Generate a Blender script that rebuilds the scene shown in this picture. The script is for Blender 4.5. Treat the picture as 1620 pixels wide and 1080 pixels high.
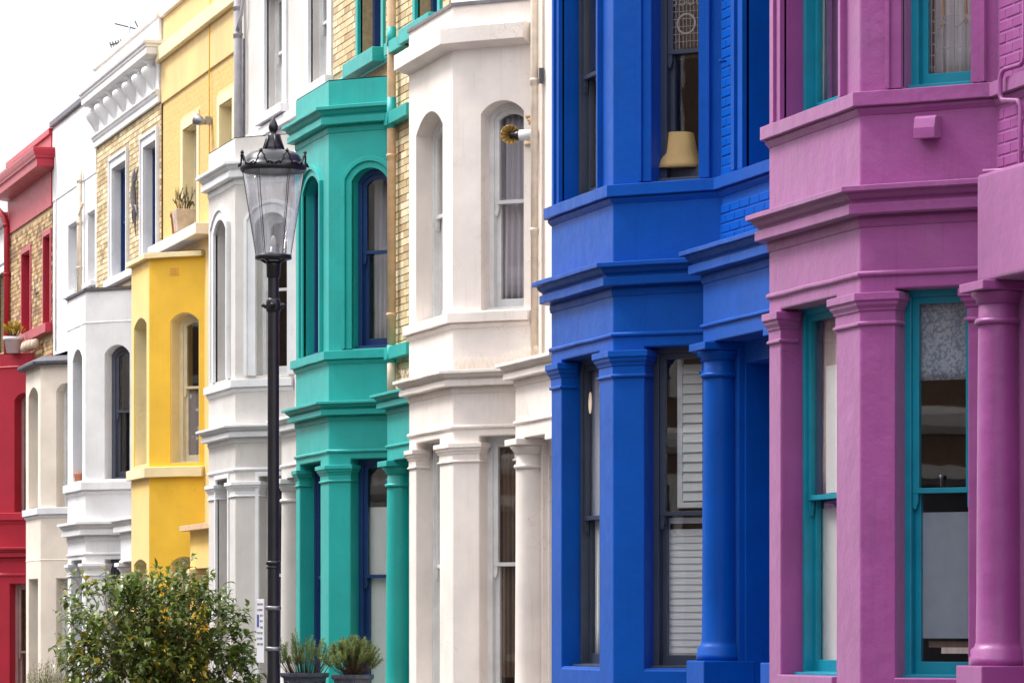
import bpy, bmesh, math, random
from mathutils import Vector, Matrix, noise as mnoise
R = math.radians
random.seed(7)
for o in list(bpy.data.objects): bpy.data.objects.remove(o)
scn = bpy.context.scene
COL = scn.collection

# ------------------------------------------------------------------ camera
CAMX, CAMY, CAMZ = 23.4315, -9.0131, 1.6
cam_d = bpy.data.cameras.new('camera'); cam = bpy.data.objects.new('camera', cam_d); COL.objects.link(cam)
cam.location = (CAMX, CAMY, CAMZ)
cam.rotation_euler = (R(90), 0, R(90 - 15.7927))
cam_d.sensor_width = 36; cam_d.lens = 36*6000/1620
cam_d.shift_y = 445/1620
cam_d.clip_start = .1; cam_d.clip_end = 3000
scn.camera = cam

# ------------------------------------------------------------------ light
SUN_EL, SUN_AZ = R(54), math.atan2(-.80, -.60)          # sun stands over the street, towards its far end
w = bpy.data.worlds.new('World'); scn.world = w; w.use_nodes = True
nt = w.node_tree; nt.nodes.clear()
out = nt.nodes.new('ShaderNodeOutputWorld'); bg = nt.nodes.new('ShaderNodeBackground')
sky = nt.nodes.new('ShaderNodeTexSky'); sky.sky_type = 'NISHITA'; sky.sun_disc = False
sky.sun_elevation = SUN_EL; sky.sun_rotation = math.pi/2 - SUN_AZ; sky.dust_density = 6; sky.air_density = 1.5
hs = nt.nodes.new('ShaderNodeHueSaturation'); hs.inputs['Saturation'].default_value = .12; hs.inputs['Value'].default_value = 1.0
mx = nt.nodes.new('ShaderNodeMixRGB'); mx.inputs[0].default_value = .92
# even cloud cover: brightest overhead, a third of that at the skyline (standard overcast sky)
gc = nt.nodes.new('ShaderNodeTexCoord'); sx = nt.nodes.new('ShaderNodeSeparateXYZ'); nt.links.new(gc.outputs['Generated'], sx.inputs[0])
mr = nt.nodes.new('ShaderNodeMapRange'); nt.links.new(sx.outputs['Z'], mr.inputs['Value'])
mr.inputs['From Min'].default_value = 0; mr.inputs['From Max'].default_value = 1; mr.inputs['To Min'].default_value = 4.1; mr.inputs['To Max'].default_value = 15.5
cl = nt.nodes.new('ShaderNodeMixRGB'); cl.blend_type = 'MULTIPLY'; cl.inputs[0].default_value = 1; cl.inputs[1].default_value = (.97, .985, 1.02, 1)
nt.links.new(mr.outputs[0], cl.inputs[2]); nt.links.new(cl.outputs[0], mx.inputs[2])
nt.links.new(sky.outputs[0], hs.inputs['Color']); nt.links.new(hs.outputs[0], mx.inputs[1])
nt.links.new(mx.outputs[0], bg.inputs[0]); bg.inputs[1].default_value = .1
nt.links.new(bg.outputs[0], out.inputs[0])
sun_d = bpy.data.lights.new('sun', 'SUN'); sun = bpy.data.objects.new('sun', sun_d); COL.objects.link(sun)
sun_d.energy = 1.75; sun_d.angle = R(16); sun_d.color = (1, .965, .92)
sv = Vector((math.cos(SUN_EL)*math.cos(SUN_AZ), math.cos(SUN_EL)*math.sin(SUN_AZ), math.sin(SUN_EL)))
sun.rotation_euler = sv.to_track_quat('Z', 'Y').to_euler(); sun.location = (0, -20, 30)
scn.view_settings.view_transform = 'Standard'; scn.view_settings.look = 'None'
scn.view_settings.exposure = 1.12; scn.view_settings.gamma = 1; scn.view_settings.use_curve_mapping = False
scn.render.engine = 'CYCLES'
scn.cycles.max_bounces = 8; scn.cycles.diffuse_bounces = 2; scn.cycles.transparent_max_bounces = 16; scn.cycles.caustics_reflective = False

# ------------------------------------------------------------------ materials
def lin(r, g, b):
    f = lambda c: (c/255/12.92 if c/255 <= .04045 else ((c/255+.055)/1.055)**2.4)
    return (f(r), f(g), f(b), 1)
def mat_base(name):
    m = bpy.data.materials.new(name); m.use_nodes = True
    n = m.node_tree; return m, n, n.nodes['Principled BSDF']
def coords(n, off=(0,0,0), scale=(1,1,1)):
    t = n.nodes.new('ShaderNodeTexCoord'); mp = n.nodes.new('ShaderNodeMapping')
    n.links.new(t.outputs['Object'], mp.inputs[0]); mp.inputs['Location'].default_value = off; mp.inputs['Scale'].default_value = scale
    return mp.outputs[0]
def noise(n, vec, scale, detail=4, rough=.55):
    t = n.nodes.new('ShaderNodeTexNoise'); n.links.new(vec, t.inputs['Vector'])
    t.inputs['Scale'].default_value = scale; t.inputs['Detail'].default_value = detail; t.inputs['Roughness'].default_value = rough
    return t.outputs['Fac']
def ramp(n, fac, a, b, ca=(0,0,0,1), cb=(1,1,1,1)):
    r = n.nodes.new('ShaderNodeValToRGB'); n.links.new(fac, r.inputs[0])
    r.color_ramp.elements[0].position = a; r.color_ramp.elements[1].position = b
    r.color_ramp.elements[0].color = ca; r.color_ramp.elements[1].color = cb
    return r.outputs[0]
def mixc(n, fac, a, b, mode='MIX'):
    m = n.nodes.new('ShaderNodeMixRGB'); m.blend_type = mode
    if isinstance(fac, (int, float)): m.inputs[0].default_value = fac
    else: n.links.new(fac, m.inputs[0])
    for i, v in ((1, a), (2, b)):
        if isinstance(v, tuple): m.inputs[i].default_value = v
        else: n.links.new(v, m.inputs[i])
    return m.outputs[0]
def bump(n, bs, hs_):
    prev = None
    for h, st, dist in hs_:
        b = n.nodes.new('ShaderNodeBump'); n.links.new(h, b.inputs['Height'])
        b.inputs['Strength'].default_value = st; b.inputs['Distance'].default_value = dist
        if prev: n.links.new(prev, b.inputs['Normal'])
        prev = b.outputs[0]
    n.links.new(prev, bs.inputs['Normal'])
def stucco(name, col, rough=.5, lump=.35, dirt=.12, dirtcol=(.25,.2,.15,1), fine=.2, seed=0, spec=.6, chalk=.25, sheen=.12):
    """painted render: lumpy trowel marks, fine grain, faint streaks and chalky patches"""
    m, n, bs = mat_base(name)
    v = coords(n, (seed*7.3, seed*3.1, seed*1.7))
    big = noise(n, v, 1.6, 5, .6); fin = noise(n, v, 90, 3); mid = noise(n, v, 7, 4, .55)
    vs = coords(n, (seed*2.3, seed*5.1, 0), (9, 9, .55)); st = noise(n, vs, 2.2, 5, .65)
    vs2 = coords(n, (seed*4.3, seed*1.1, 3), (1, 1, 1)); pat = noise(n, vs2, 2.4, 4, .6)
    dark = tuple(c*.86 for c in col[:3])+(1,); light = tuple(min(1, c*1.08) for c in col[:3])+(1,)
    c = mixc(n, ramp(n, big, .3, .7), dark, light)
    ck = tuple(c_*.8+.2*.62 for c_ in col[:3])+(1,)
    c = mixc(n, ramp(n, pat, .52, .8, (0,0,0,1), (chalk,)*3+(1,)), c, ck)
    c = mixc(n, ramp(n, st, .54, .78, (0,0,0,1), (dirt,)*3+(1,)), c, dirtcol)
    c = mixc(n, ramp(n, fin, .72, .8, (0,0,0,1), (.12,)*3+(1,)), c, dirtcol)
    vo = n.nodes.new('ShaderNodeTexVoronoi'); vo.feature = 'DISTANCE_TO_EDGE'; vo.inputs['Scale'].default_value = 1.5
    dv = n.nodes.new('ShaderNodeVectorMath'); dv.operation = 'ADD'; nz = n.nodes.new('ShaderNodeTexNoise'); nz.inputs['Scale'].default_value = 3; nz.inputs['Detail'].default_value = 5; n.links.new(vs2, nz.inputs['Vector'])
    n.links.new(vs2, dv.inputs[0]); n.links.new(nz.outputs['Color'], dv.inputs[1]); n.links.new(dv.outputs[0], vo.inputs['Vector'])
    ck_ = ramp(n, vo.outputs['Distance'], .002, .007, (1,1,1,1), (0,0,0,1)); msk = ramp(n, noise(n, vs2, .9, 2), .52, .6, (0,0,0,1), (.38,)*3+(1,))
    c = mixc(n, mixc(n, 1.0, ck_, msk, 'MULTIPLY'), c, dirtcol)
    n.links.new(c, bs.inputs['Base Color'])
    n.links.new(ramp(n, mid, .2, .8, (rough-.07,)*3+(1,), (rough+.12,)*3+(1,)), bs.inputs['Roughness'])
    bs.inputs['Specular IOR Level'].default_value = spec; bs.inputs['Sheen Weight'].default_value = sheen; bs.inputs['Sheen Roughness'].default_value = .45
    bump(n, bs, [(mid, lump, .014), (fin, fine, .003)])
    return m
def wood(name, col, rough=.4, seed=0):
    m, n, bs = mat_base(name)
    v = coords(n, (seed, 0, 0)); a = noise(n, v, 5, 4); f = noise(n, v, 60, 3)
    dark = tuple(c*.8 for c in col[:3])+(1,)
    c = mixc(n, ramp(n, a, .3, .7), dark, col)
    c = mixc(n, ramp(n, f, .66, .78, (0,0,0,1), (.18,)*3+(1,)), c, (.2,.18,.16,1))
    n.links.new(c, bs.inputs['Base Color']); bs.inputs['Roughness'].default_value = rough
    bump(n, bs, [(f, .12, .002)])
    return m
def plain(name, col, rough=.6, metal=0, var=.15, scale=8, bumps=.1):
    m, n, bs = mat_base(name)
    v = coords(n); a = noise(n, v, scale, 4)
    c = mixc(n, ramp(n, a, .3, .7), tuple(x*(1-var) for x in col[:3])+(1,), tuple(min(1, x*(1+var)) for x in col[:3])+(1,))
    n.links.new(c, bs.inputs['Base Color']); bs.inputs['Roughness'].default_value = rough; bs.inputs['Metallic'].default_value = metal
    bump(n, bs, [(a, bumps, .004)])
    return m
def cloth(name, col, col2=None, weave=140):
    m, n, bs = mat_base(name)
    v = coords(n); a = noise(n, coords(n, (0,0,0), (6,6,.4)), 4, 3); f = noise(n, v, weave, 2)
    c = mixc(n, ramp(n, a, .35, .65), tuple(x*.82 for x in col[:3])+(1,), col)
    if col2: c = mixc(n, ramp(n, noise(n, v, 45, 3), .45, .58), c, col2)
    n.links.new(c, bs.inputs['Base Color']); bs.inputs['Roughness'].default_value = .9
    bump(n, bs, [(f, .2, .002)])
    return m
def lace():
    m, n, bs = mat_base('lace')
    v = coords(n, (0,0,0), (1,1,1)); wv = n.nodes.new('ShaderNodeTexVoronoi'); n.links.new(coords(n,(0,0,0),(11,11,7)), wv.inputs['Vector']); wv.inputs['Scale'].default_value = 1.0
    wv.distance = 'MANHATTAN'
    c = mixc(n, ramp(n, wv.outputs['Distance'], .32, .42), (.66,.64,.68,1), (.27,.25,.29,1))
    n.links.new(c, bs.inputs['Base Color']); bs.inputs['Roughness'].default_value = .9
    return m
def glass(name, tint=(1,1,1,1), wav=.03, seed=0, boost=1.0, dust=0):
    m = bpy.data.materials.new(name); m.use_nodes = True; n = m.node_tree; n.nodes.clear()
    o = n.nodes.new('ShaderNodeOutputMaterial'); mxs = n.nodes.new('ShaderNodeMixShader')
    tr = n.nodes.new('ShaderNodeBsdfTransparent'); tr.inputs[0].default_value = tint
    gl = n.nodes.new('ShaderNodeBsdfGlossy'); gl.inputs['Roughness'].default_value = .015
    lw = n.nodes.new('ShaderNodeLayerWeight'); pw = n.nodes.new('ShaderNodeMath'); pw.operation = 'POWER'; pw.inputs[1].default_value = 5
    fr = n.nodes.new('ShaderNodeMath'); fr.operation = 'MULTIPLY_ADD'; fr.inputs[1].default_value = .9; fr.inputs[2].default_value = .055*boost
    n.links.new(lw.outputs['Facing'], pw.inputs[0]); n.links.new(pw.outputs[0], fr.inputs[0])   # the same on both faces of a thin pane
    b = n.nodes.new('ShaderNodeBump'); b.inputs['Strength'].default_value = wav; b.inputs['Distance'].default_value = .02
    n.links.new(noise(n, coords(n, (seed, 0, 0)), 3.5, 2), b.inputs['Height'])
    n.links.new(b.outputs[0], gl.inputs['Normal']); n.links.new(b.outputs[0], lw.inputs['Normal'])
    n.links.new(fr.outputs[0], mxs.inputs[0]); n.links.new(tr.outputs[0], mxs.inputs[1]); n.links.new(gl.outputs[0], mxs.inputs[2])
    if dust:
        df = n.nodes.new('ShaderNodeBsdfTranslucent'); df.inputs[0].default_value = (.9,.9,.92,1); m2 = n.nodes.new('ShaderNodeMixShader')
        vs_ = noise(n, coords(n, (0,0,0), (6,6,.6)), 3, 4); n.links.new(ramp(n, vs_, .35, .75, (dust*.5,)*3+(1,), (min(1, dust*2.2),)*3+(1,)), m2.inputs[0])
        n.links.new(mxs.outputs[0], m2.inputs[1]); n.links.new(df.outputs[0], m2.inputs[2]); n.links.new(m2.outputs[0], o.inputs[0])
    else: n.links.new(mxs.outputs[0], o.inputs[0])
    return m
def attr_mat(name, rough=.5, spec=.5, rnd=None, bumpsc=60, sub=0):
    """colour from the mesh's own 'tone' attribute"""
    m, n, bs = mat_base(name)
    a = n.nodes.new('ShaderNodeVertexColor'); a.layer_name = 'tone'
    f = noise(n, coords(n), bumpsc, 3)
    c = mixc(n, ramp(n, f, .35, .75), a.outputs[0], (.5,.5,.5,1), 'MULTIPLY'); c = mixc(n, .55, a.outputs[0], c)
    n.links.new(c, bs.inputs['Base Color']); bs.inputs['Roughness'].default_value = rough; bs.inputs['Specular IOR Level'].default_value = spec
    bump(n, bs, [(f, .3, .004)])
    if sub:
        tl = n.nodes.new('ShaderNodeBsdfTranslucent'); n.links.new(c, tl.inputs[0]); ms = n.nodes.new('ShaderNodeMixShader'); ms.inputs[0].default_value = sub
        om = n.nodes['Material Output']; n.links.new(bs.outputs[0], ms.inputs[1]); n.links.new(tl.outputs[0], ms.inputs[2]); n.links.new(ms.outputs[0], om.inputs[0])
    return m
def brick_obj_mat(name, cols, rough=.85):
    m, n, bs = mat_base(name)
    oi = n.nodes.new('ShaderNodeObjectInfo'); r = n.nodes.new('ShaderNodeValToRGB'); n.links.new(oi.outputs['Random'], r.inputs[0])
    r.color_ramp.interpolation = 'CONSTANT'
    while len(r.color_ramp.elements) < len(cols): r.color_ramp.elements.new(.5)
    for i, c in enumerate(cols): r.color_ramp.elements[i].position = i/len(cols); r.color_ramp.elements[i].color = c
    f = noise(n, coords(n), 40, 4); c = mixc(n, ramp(n, f, .3, .7, (.8,.78,.75,1), (1.1,1.1,1.1,1)), r.outputs[0], (1,1,1,1), 'MIX')
    c = mixc(n, 1.0, r.outputs[0], ramp(n, f, .3, .7, (.74,.72,.7,1), (1,1,1,1)), 'MULTIPLY')
    n.links.new(c, bs.inputs['Base Color']); bs.inputs['Roughness'].default_value = rough
    bump(n, bs, [(f, .5, .005)])
    return m

M = {}
M['purple'] = stucco('purple_paint', lin(149,66,137), .45, .5, .3, lin(90,45,85), seed=1, chalk=.2, sheen=.3)
M['blue'] = stucco('blue_paint', lin(0,80,174), .4, .3, .2, lin(10,40,100), seed=2, chalk=.0, sheen=.05, spec=.16)
M['cream'] = stucco('cream_paint', lin(244,233,225), .6, .2, .22, lin(176,146,112), seed=3, chalk=.0)
M['teal'] = stucco('teal_paint', lin(10,168,162), .45, .25, .2, lin(20,100,90), seed=4, chalk=.06, sheen=.05)
M['grey'] = stucco('grey_paint', lin(212,206,201), .65, .25, .14, lin(150,142,135), fine=.6, seed=5, chalk=0)
M['yellow'] = stucco('yellow_paint', lin(249,196,42), .55, .18, .14, lin(205,150,40), seed=6, chalk=.05, sheen=.45)
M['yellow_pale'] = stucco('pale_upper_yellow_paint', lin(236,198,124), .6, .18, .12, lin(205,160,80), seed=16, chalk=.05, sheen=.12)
M['white'] = stucco('white_paint', lin(235,234,236), .55, .18, .16, lin(170,165,160), seed=7, chalk=0)
M['trim'] = stucco('white_trim_paint', lin(236,235,237), .5, .12, .14, lin(180,172,165), seed=8, chalk=0)
M['ivory'] = stucco('ivory_paint', lin(240,226,210), .6, .18, .08, lin(190,165,140), seed=9, chalk=0)
M['red'] = stucco('red_paint', lin(180,28,54), .45, .2, .16, lin(110,20,40), seed=10, chalk=.03, sheen=.16, spec=.5)
M['lemon'] = stucco('pale_yellow_trim_paint', lin(246,226,176), .55, .12, .05, lin(200,170,110), seed=11, chalk=0)
M['mortar'] = plain('mortar', lin(176,152,116), .95, var=.2, scale=20)
M['teal_wood'] = wood('turquoise_wood_paint', lin(0,140,165)); M['navy_wood'] = wood('navy_wood_paint', lin(28,62,118))
M['slate_wood'] = wood('dark_slate_wood_paint', lin(62,70,88)); M['white_wood'] = wood('white_wood_paint', lin(238,237,236))
M['cream_wood'] = wood('cream_wood_paint', lin(240,228,200)); M['grey_wood'] = wood('grey_wood_paint', lin(88,92,108))
M['mauve_wood'] = wood('mauve_wood_paint', lin(180,150,148)); M['red_wood'] = wood('red_wood_paint', lin(150,24,50))
M['black_iron'] = plain('black_iron', (.014,.013,.018,1), .32, .0, .3, 12)
M['lead'] = plain('lead_sheet', lin(120,118,125), .6, .2, .2); M['slate'] = plain('slate', lin(78,76,84), .6, 0, .3, 14)
M['pipe_tan'] = plain('tan_pipe_paint', lin(222,186,150), .5); M['pipe_grey'] = plain('grey_pipe_paint', lin(172,168,172), .5)
M['pipe_cream'] = plain('cream_pipe_paint', lin(236,218,196), .5)
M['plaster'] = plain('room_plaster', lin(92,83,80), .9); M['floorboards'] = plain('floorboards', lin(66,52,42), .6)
M['glass'] = glass('window_glass', wav=.012); M['lamp_glass'] = glass('lantern_glass', (.985,.985,.995,1), .10, dust=.08)
M['frost'] = plain('frosted_film', lin(140,152,164), .35, var=.06); M['blind'] = plain('white_blind', lin(225,226,222), .6, var=.04)
M['shutter'] = plain('white_shutter', lin(228,230,228), .45, var=.04)
M['c_grey'] = cloth('grey_curtain', lin(205,198,206)); M['c_white'] = cloth('white_curtain', lin(222,220,214)); M['c_brown'] = cloth('brown_curtain', lin(120,98,84))
M['c_beige'] = cloth('beige_curtain', lin(226,210,196)); M['c_pink'] = cloth('pink_curtain', lin(186,92,116)); M['c_blue'] = cloth('blue_patterned_curtain', lin(168,178,190), lin(112,128,152))
M['c_purple'] = cloth('purple_curtain', lin(110,80,120)); M['c_rose'] = cloth('rose_curtain', lin(200,160,150)); M['lace'] = lace()
M['shade'] = plain('lamp_shade_cloth', lin(196,164,108), .8, var=.08); M['shade_w'] = plain('white_lamp_shade', lin(236,228,216), .8, var=.04)
M['came'] = plain('lead_came', lin(150,140,136), .5, var=.1); M['amber'] = plain('amber_glass_piece', lin(150,104,66), .3); M['dark_piece'] = plain('dark_glass_piece', lin(64,46,42), .3)
M['terracotta'] = plain('terracotta', lin(196,122,86), .85); M['stonepot'] = plain('stone_pot', lin(196,176,156), .9, var=.25)
M['leadpot'] = plain('lead_planter', lin(74,76,90), .55, .3, .35, 20); M['soil'] = plain('soil', lin(60,46,34), .95, var=.4, scale=40)
M['gold'] = plain('brass', lin(178,146,84), .45, .5); M['steel'] = plain('galvanised_steel', lin(150,150,156), .4, .8)
M['foliage'] = attr_mat('leaves', .26, .8, bumpsc=30, sub=.3); M['needles'] = attr_mat('narrow_leaves', .65, .25, bumpsc=30, sub=.25); M['stalk'] = plain('bark', lin(92,72,52), .9, var=.3)
M['sign'] = plain('sign_white', lin(226,226,232), .35, var=.03); M['sign_blue'] = plain('sign_blue', lin(40,60,150), .4); M['sign_ink'] = plain('sign_ink', lin(120,120,132), .6)
M['asphalt'] = plain('asphalt', (.05,.05,.052,1), .9, var=.3, scale=60); M['paving'] = plain('paving_stone', (.095,.092,.088,1), .85, var=.25, scale=6)
M['kerb'] = plain('kerb_granite', (.32,.31,.3,1), .8); M['earth'] = plain('earth', (.12,.11,.08,1), .95, scale=3)
M['brick_tone'] = attr_mat('stock_brick_run', .9, .3, bumpsc=50)
stock = [lin(232,212,172), lin(220,198,156), lin(238,222,188), lin(210,184,142), lin(230,206,162), lin(200,170,134), lin(236,218,180)]
M['brick_stock'] = brick_obj_mat('stock_brick', stock)
M['brick_blue'] = stucco('blue_painted_brick', lin(0,84,184), .4, .35, .2, lin(10,40,100), seed=12, chalk=.0, sheen=0, spec=.16)
M['brick_purple'] = stucco('purple_painted_brick', lin(149,66,137), .45, .5, .25, lin(90,45,85), seed=13, chalk=.2)
M['opp'] = stucco('far_side_stucco', lin(214,207,200), .7, .2, .1, seed=14, chalk=0); M['opp_brick'] = stucco('far_side_brickwork', lin(120,94,74), .85, .4, .2, seed=15, chalk=0)
M['concrete'] = plain('garden_wall_render', lin(214,210,204), .85)
M['door_dark'] = wood('door_paint_dark', lin(24,30,44)); 

# ------------------------------------------------------------------ mesh helpers
def tag(o, label=None, cat=None, group=None, kind=None):
    if label: o['label'] = label
    if cat: o['category'] = cat
    if group: o['group'] = group
    if kind: o['kind'] = kind
    return o
class MB:
    def __init__(s): s.v = []; s.f = []; s.c = []; s.sm = []
    def add(s, vs, fs, col=None, smooth=False):
        b = len(s.v); s.v += [tuple(p) for p in vs]; s.f += [tuple(i+b for i in f) for f in fs]
        s.c += [col]*len(fs); s.sm += [smooth]*len(fs); return s
    def box(s, a, b, T=None, col=None):
        x0,y0,z0 = a; x1,y1,z1 = b
        vs = [(x0,y0,z0),(x1,y0,z0),(x1,y1,z0),(x0,y1,z0),(x0,y0,z1),(x1,y0,z1),(x1,y1,z1),(x0,y1,z1)]
        if T: vs = [T(*p) for p in vs]
        return s.add(vs, [(0,3,2,1),(4,5,6,7),(0,1,5,4),(1,2,6,5),(2,3,7,6),(3,0,4,7)], col)
    def lathe(s, prof, n=20, at=(0,0,0), col=None, rot=None, smooth=True, a0=0):
        b = []; fs = []; m = len(prof)
        for i in range(n):
            a = a0+2*math.pi*i/n
            for r, z in prof:
                p = Vector((r*math.cos(a), r*math.sin(a), z))
                if rot: p = rot @ p
                b.append((p.x+at[0], p.y+at[1], p.z+at[2]))
        for i in range(n):
            j = (i+1) % n
            for k in range(m-1): fs.append((i*m+k, j*m+k, j*m+k+1, i*m+k+1))
        if prof[0][0] > 1e-4: fs.append(tuple(i*m for i in range(n))[::-1])
        if prof[-1][0] > 1e-4: fs.append(tuple(i*m+m-1 for i in range(n)))
        return s.add(b, fs, col, smooth)
    def tube(s, pts, r, n=10, col=None):
        pts = [Vector(p) for p in pts]; rs = r if isinstance(r, (list, tuple)) else [r]*len(pts)
        vs = []; fs = []; up = None
        for i, p in enumerate(pts):
            d = (pts[min(i+1, len(pts)-1)]-pts[max(i-1, 0)]).normalized()
            if up is None: up = d.orthogonal().normalized()
            a = (up-d*up.dot(d)).normalized(); up = a; c = d.cross(a)
            for k in range(n):
                t = 2*math.pi*k/n; vs.append(p+(a*math.cos(t)+c*math.sin(t))*rs[i])
        for i in range(len(pts)-1):
            for k in range(n): fs.append((i*n+k, i*n+(k+1) % n, (i+1)*n+(k+1) % n, (i+1)*n+k))
        fs.append(tuple(range(n))[::-1]); fs.append(tuple(range((len(pts)-1)*n, len(pts)*n)))
        return s.add(vs, fs, col, True)
    def sweep(s, path, prof, wob=.0):
        """closed profile of (outward offset, z) run along a plan path with mitred corners"""
        if wob:
            fine = []
            for a, b in zip(path[:-1], path[1:]):
                a = Vector(a); b = Vector(b); n = max(1, int((b-a).length/.09)); fine += [a.lerp(b, i/n) for i in range(n)]
            path = fine+[Vector(path[-1])]
        path = [Vector(p) for p in path]; m = len(prof); vs = []; fs = []; sd_ = random.random()*50
        dirs = [(path[i+1]-path[i]).normalized() for i in range(len(path)-1)]
        nrm = [Vector((d.y, -d.x)) for d in dirs]
        for i, p in enumerate(path):
            if i == 0: q = nrm[0]
            elif i == len(path)-1: q = nrm[-1]
            else: q = (nrm[i-1]+nrm[i])/(1+nrm[i-1].dot(nrm[i]))
            jo = wob*(mnoise.noise(Vector((p.x*2.6+sd_, p.y*2.6, 1)))+.6*mnoise.noise(Vector((p.x*9+sd_, p.y*9, 5)))); jz = wob*(mnoise.noise(Vector((p.x*2.1+sd_, p.y*2.1, 9)))+.5*mnoise.noise(Vector((p.x*11+sd_, p.y*11, 3))))
            for o, z in prof: o2 = o+(jo if o > 0 else 0); vs.append((p.x+q.x*o2, p.y+q.y*o2, z+jz))
        for i in range(len(path)-1):
            for k in range(m): fs.append((i*m+k, (i+1)*m+k, (i+1)*m+(k+1) % m, i*m+(k+1) % m))
        fs.append(tuple(range(m))); fs.append(tuple(range((len(path)-1)*m, len(path)*m))[::-1])
        return s.add(vs, fs)
    def ring(s, T, outer, inner, w0, w1, skip=()):
        n = len(outer); vs = [T(u, z, w0) for u, z in outer]+[T(u, z, w0) for u, z in inner]+[T(u, z, w1) for u, z in outer]+[T(u, z, w1) for u, z in inner]
        fs = []
        for i in range(n):
            if i in skip: continue
            j = (i+1) % n
            fs += [(i, j, n+j, n+i), (2*n+i, 3*n+i, 3*n+j, 2*n+j), (i, 2*n+i, 2*n+j, j), (n+i, n+j, 3*n+j, 3*n+i)]
        for i in skip:
            j = (i+1) % n
            fs += [(i, n+i, 3*n+i, 2*n+i), (j, 2*n+j, 3*n+j, n+j)]
        return s.add(vs, fs)
    def slab(s, T, poly, w0, w1):
        n = len(poly); vs = [T(u, z, w0) for u, z in poly]+[T(u, z, w1) for u, z in poly]
        fs = [tuple(range(n)), tuple(range(n, 2*n))[::-1]]+[(i, n+i, n+(i+1) % n, (i+1) % n) for i in range(n)]
        return s.add(vs, fs)
    def build(s, name, mat, parent=None, loc=(0,0,0), bev=0, weld=True, smooth=False, seg=2):
        me = bpy.data.meshes.new(name); bm = bmesh.new()
        vv = [bm.verts.new(p) for p in s.v]; fl = []
        tl = bm.loops.layers.float_color.new('tone') if any(s.c) else None
        for f, c, sm in zip(s.f, s.c, s.sm):
            if len(set(f)) < 3: continue
            try: bf = bm.faces.new([vv[i] for i in f])
            except ValueError: continue
            bf.smooth = sm or smooth
            if tl and c:
                for l in bf.loops: l[tl] = c
        if weld: bmesh.ops.remove_doubles(bm, verts=bm.verts, dist=1e-5)
        bmesh.ops.recalc_face_normals(bm, faces=bm.faces)
        bm.to_mesh(me); bm.free()
        o = bpy.data.objects.new(name, me); COL.objects.link(o); me.materials.append(mat)
        o.location = loc
        if parent: o.parent = parent
        if bev:
            b = o.modifiers.new('edge', 'BEVEL'); b.width = bev; b.segments = seg; b.limit_method = 'ANGLE'; b.angle_limit = R(35); b.use_clamp_overlap = True
        return o

def outline(u0, u1, z0, zs, rise=0, n=10):
    """opening outline: edge 0 is the bottom"""
    p = [(u0, z0), (u1, z0), (u1, zs)]
    if rise > 0: p += arch(u0, u1, zs, rise, n)[1:-1][::-1]
    return p+[(u0, zs)]
def arch(u0, u1, zs, rise, n=10):
    wd = u1-u0; Rr = (wd*wd/4+rise*rise)/(2*rise); cx = (u0+u1)/2; cz = zs+rise-Rr; a = math.asin(min(1, wd/2/Rr))
    if rise > wd/2: a = math.pi-a
    return [(cx+Rr*math.sin(-a+2*a*i/n), cz+Rr*math.cos(-a+2*a*i/n)) for i in range(n+1)]
def inset(poly, d):
    """convex polygon, counter-clockwise; d: one distance or one per edge (edge i from vertex i to i+1)"""
    n = len(poly); ds = d if isinstance(d, (list, tuple)) else [d]*n; L = []
    for i in range(n):
        a = Vector(poly[i]); b = Vector(poly[(i+1) % n]); t = (b-a).normalized(); nn = Vector((-t.y, t.x))
        L.append((a+nn*ds[i], t))
    res = []
    for i in range(n):
        p, t = L[i-1]; q, r = L[i]; den = t.x*r.y-t.y*r.x
        if abs(den) < 1e-6: res.append(tuple(q)); continue
        k = ((q.x-p.x)*r.y-(q.y-p.y)*r.x)/den; res.append(tuple(p+t*k))
    return res

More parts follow.
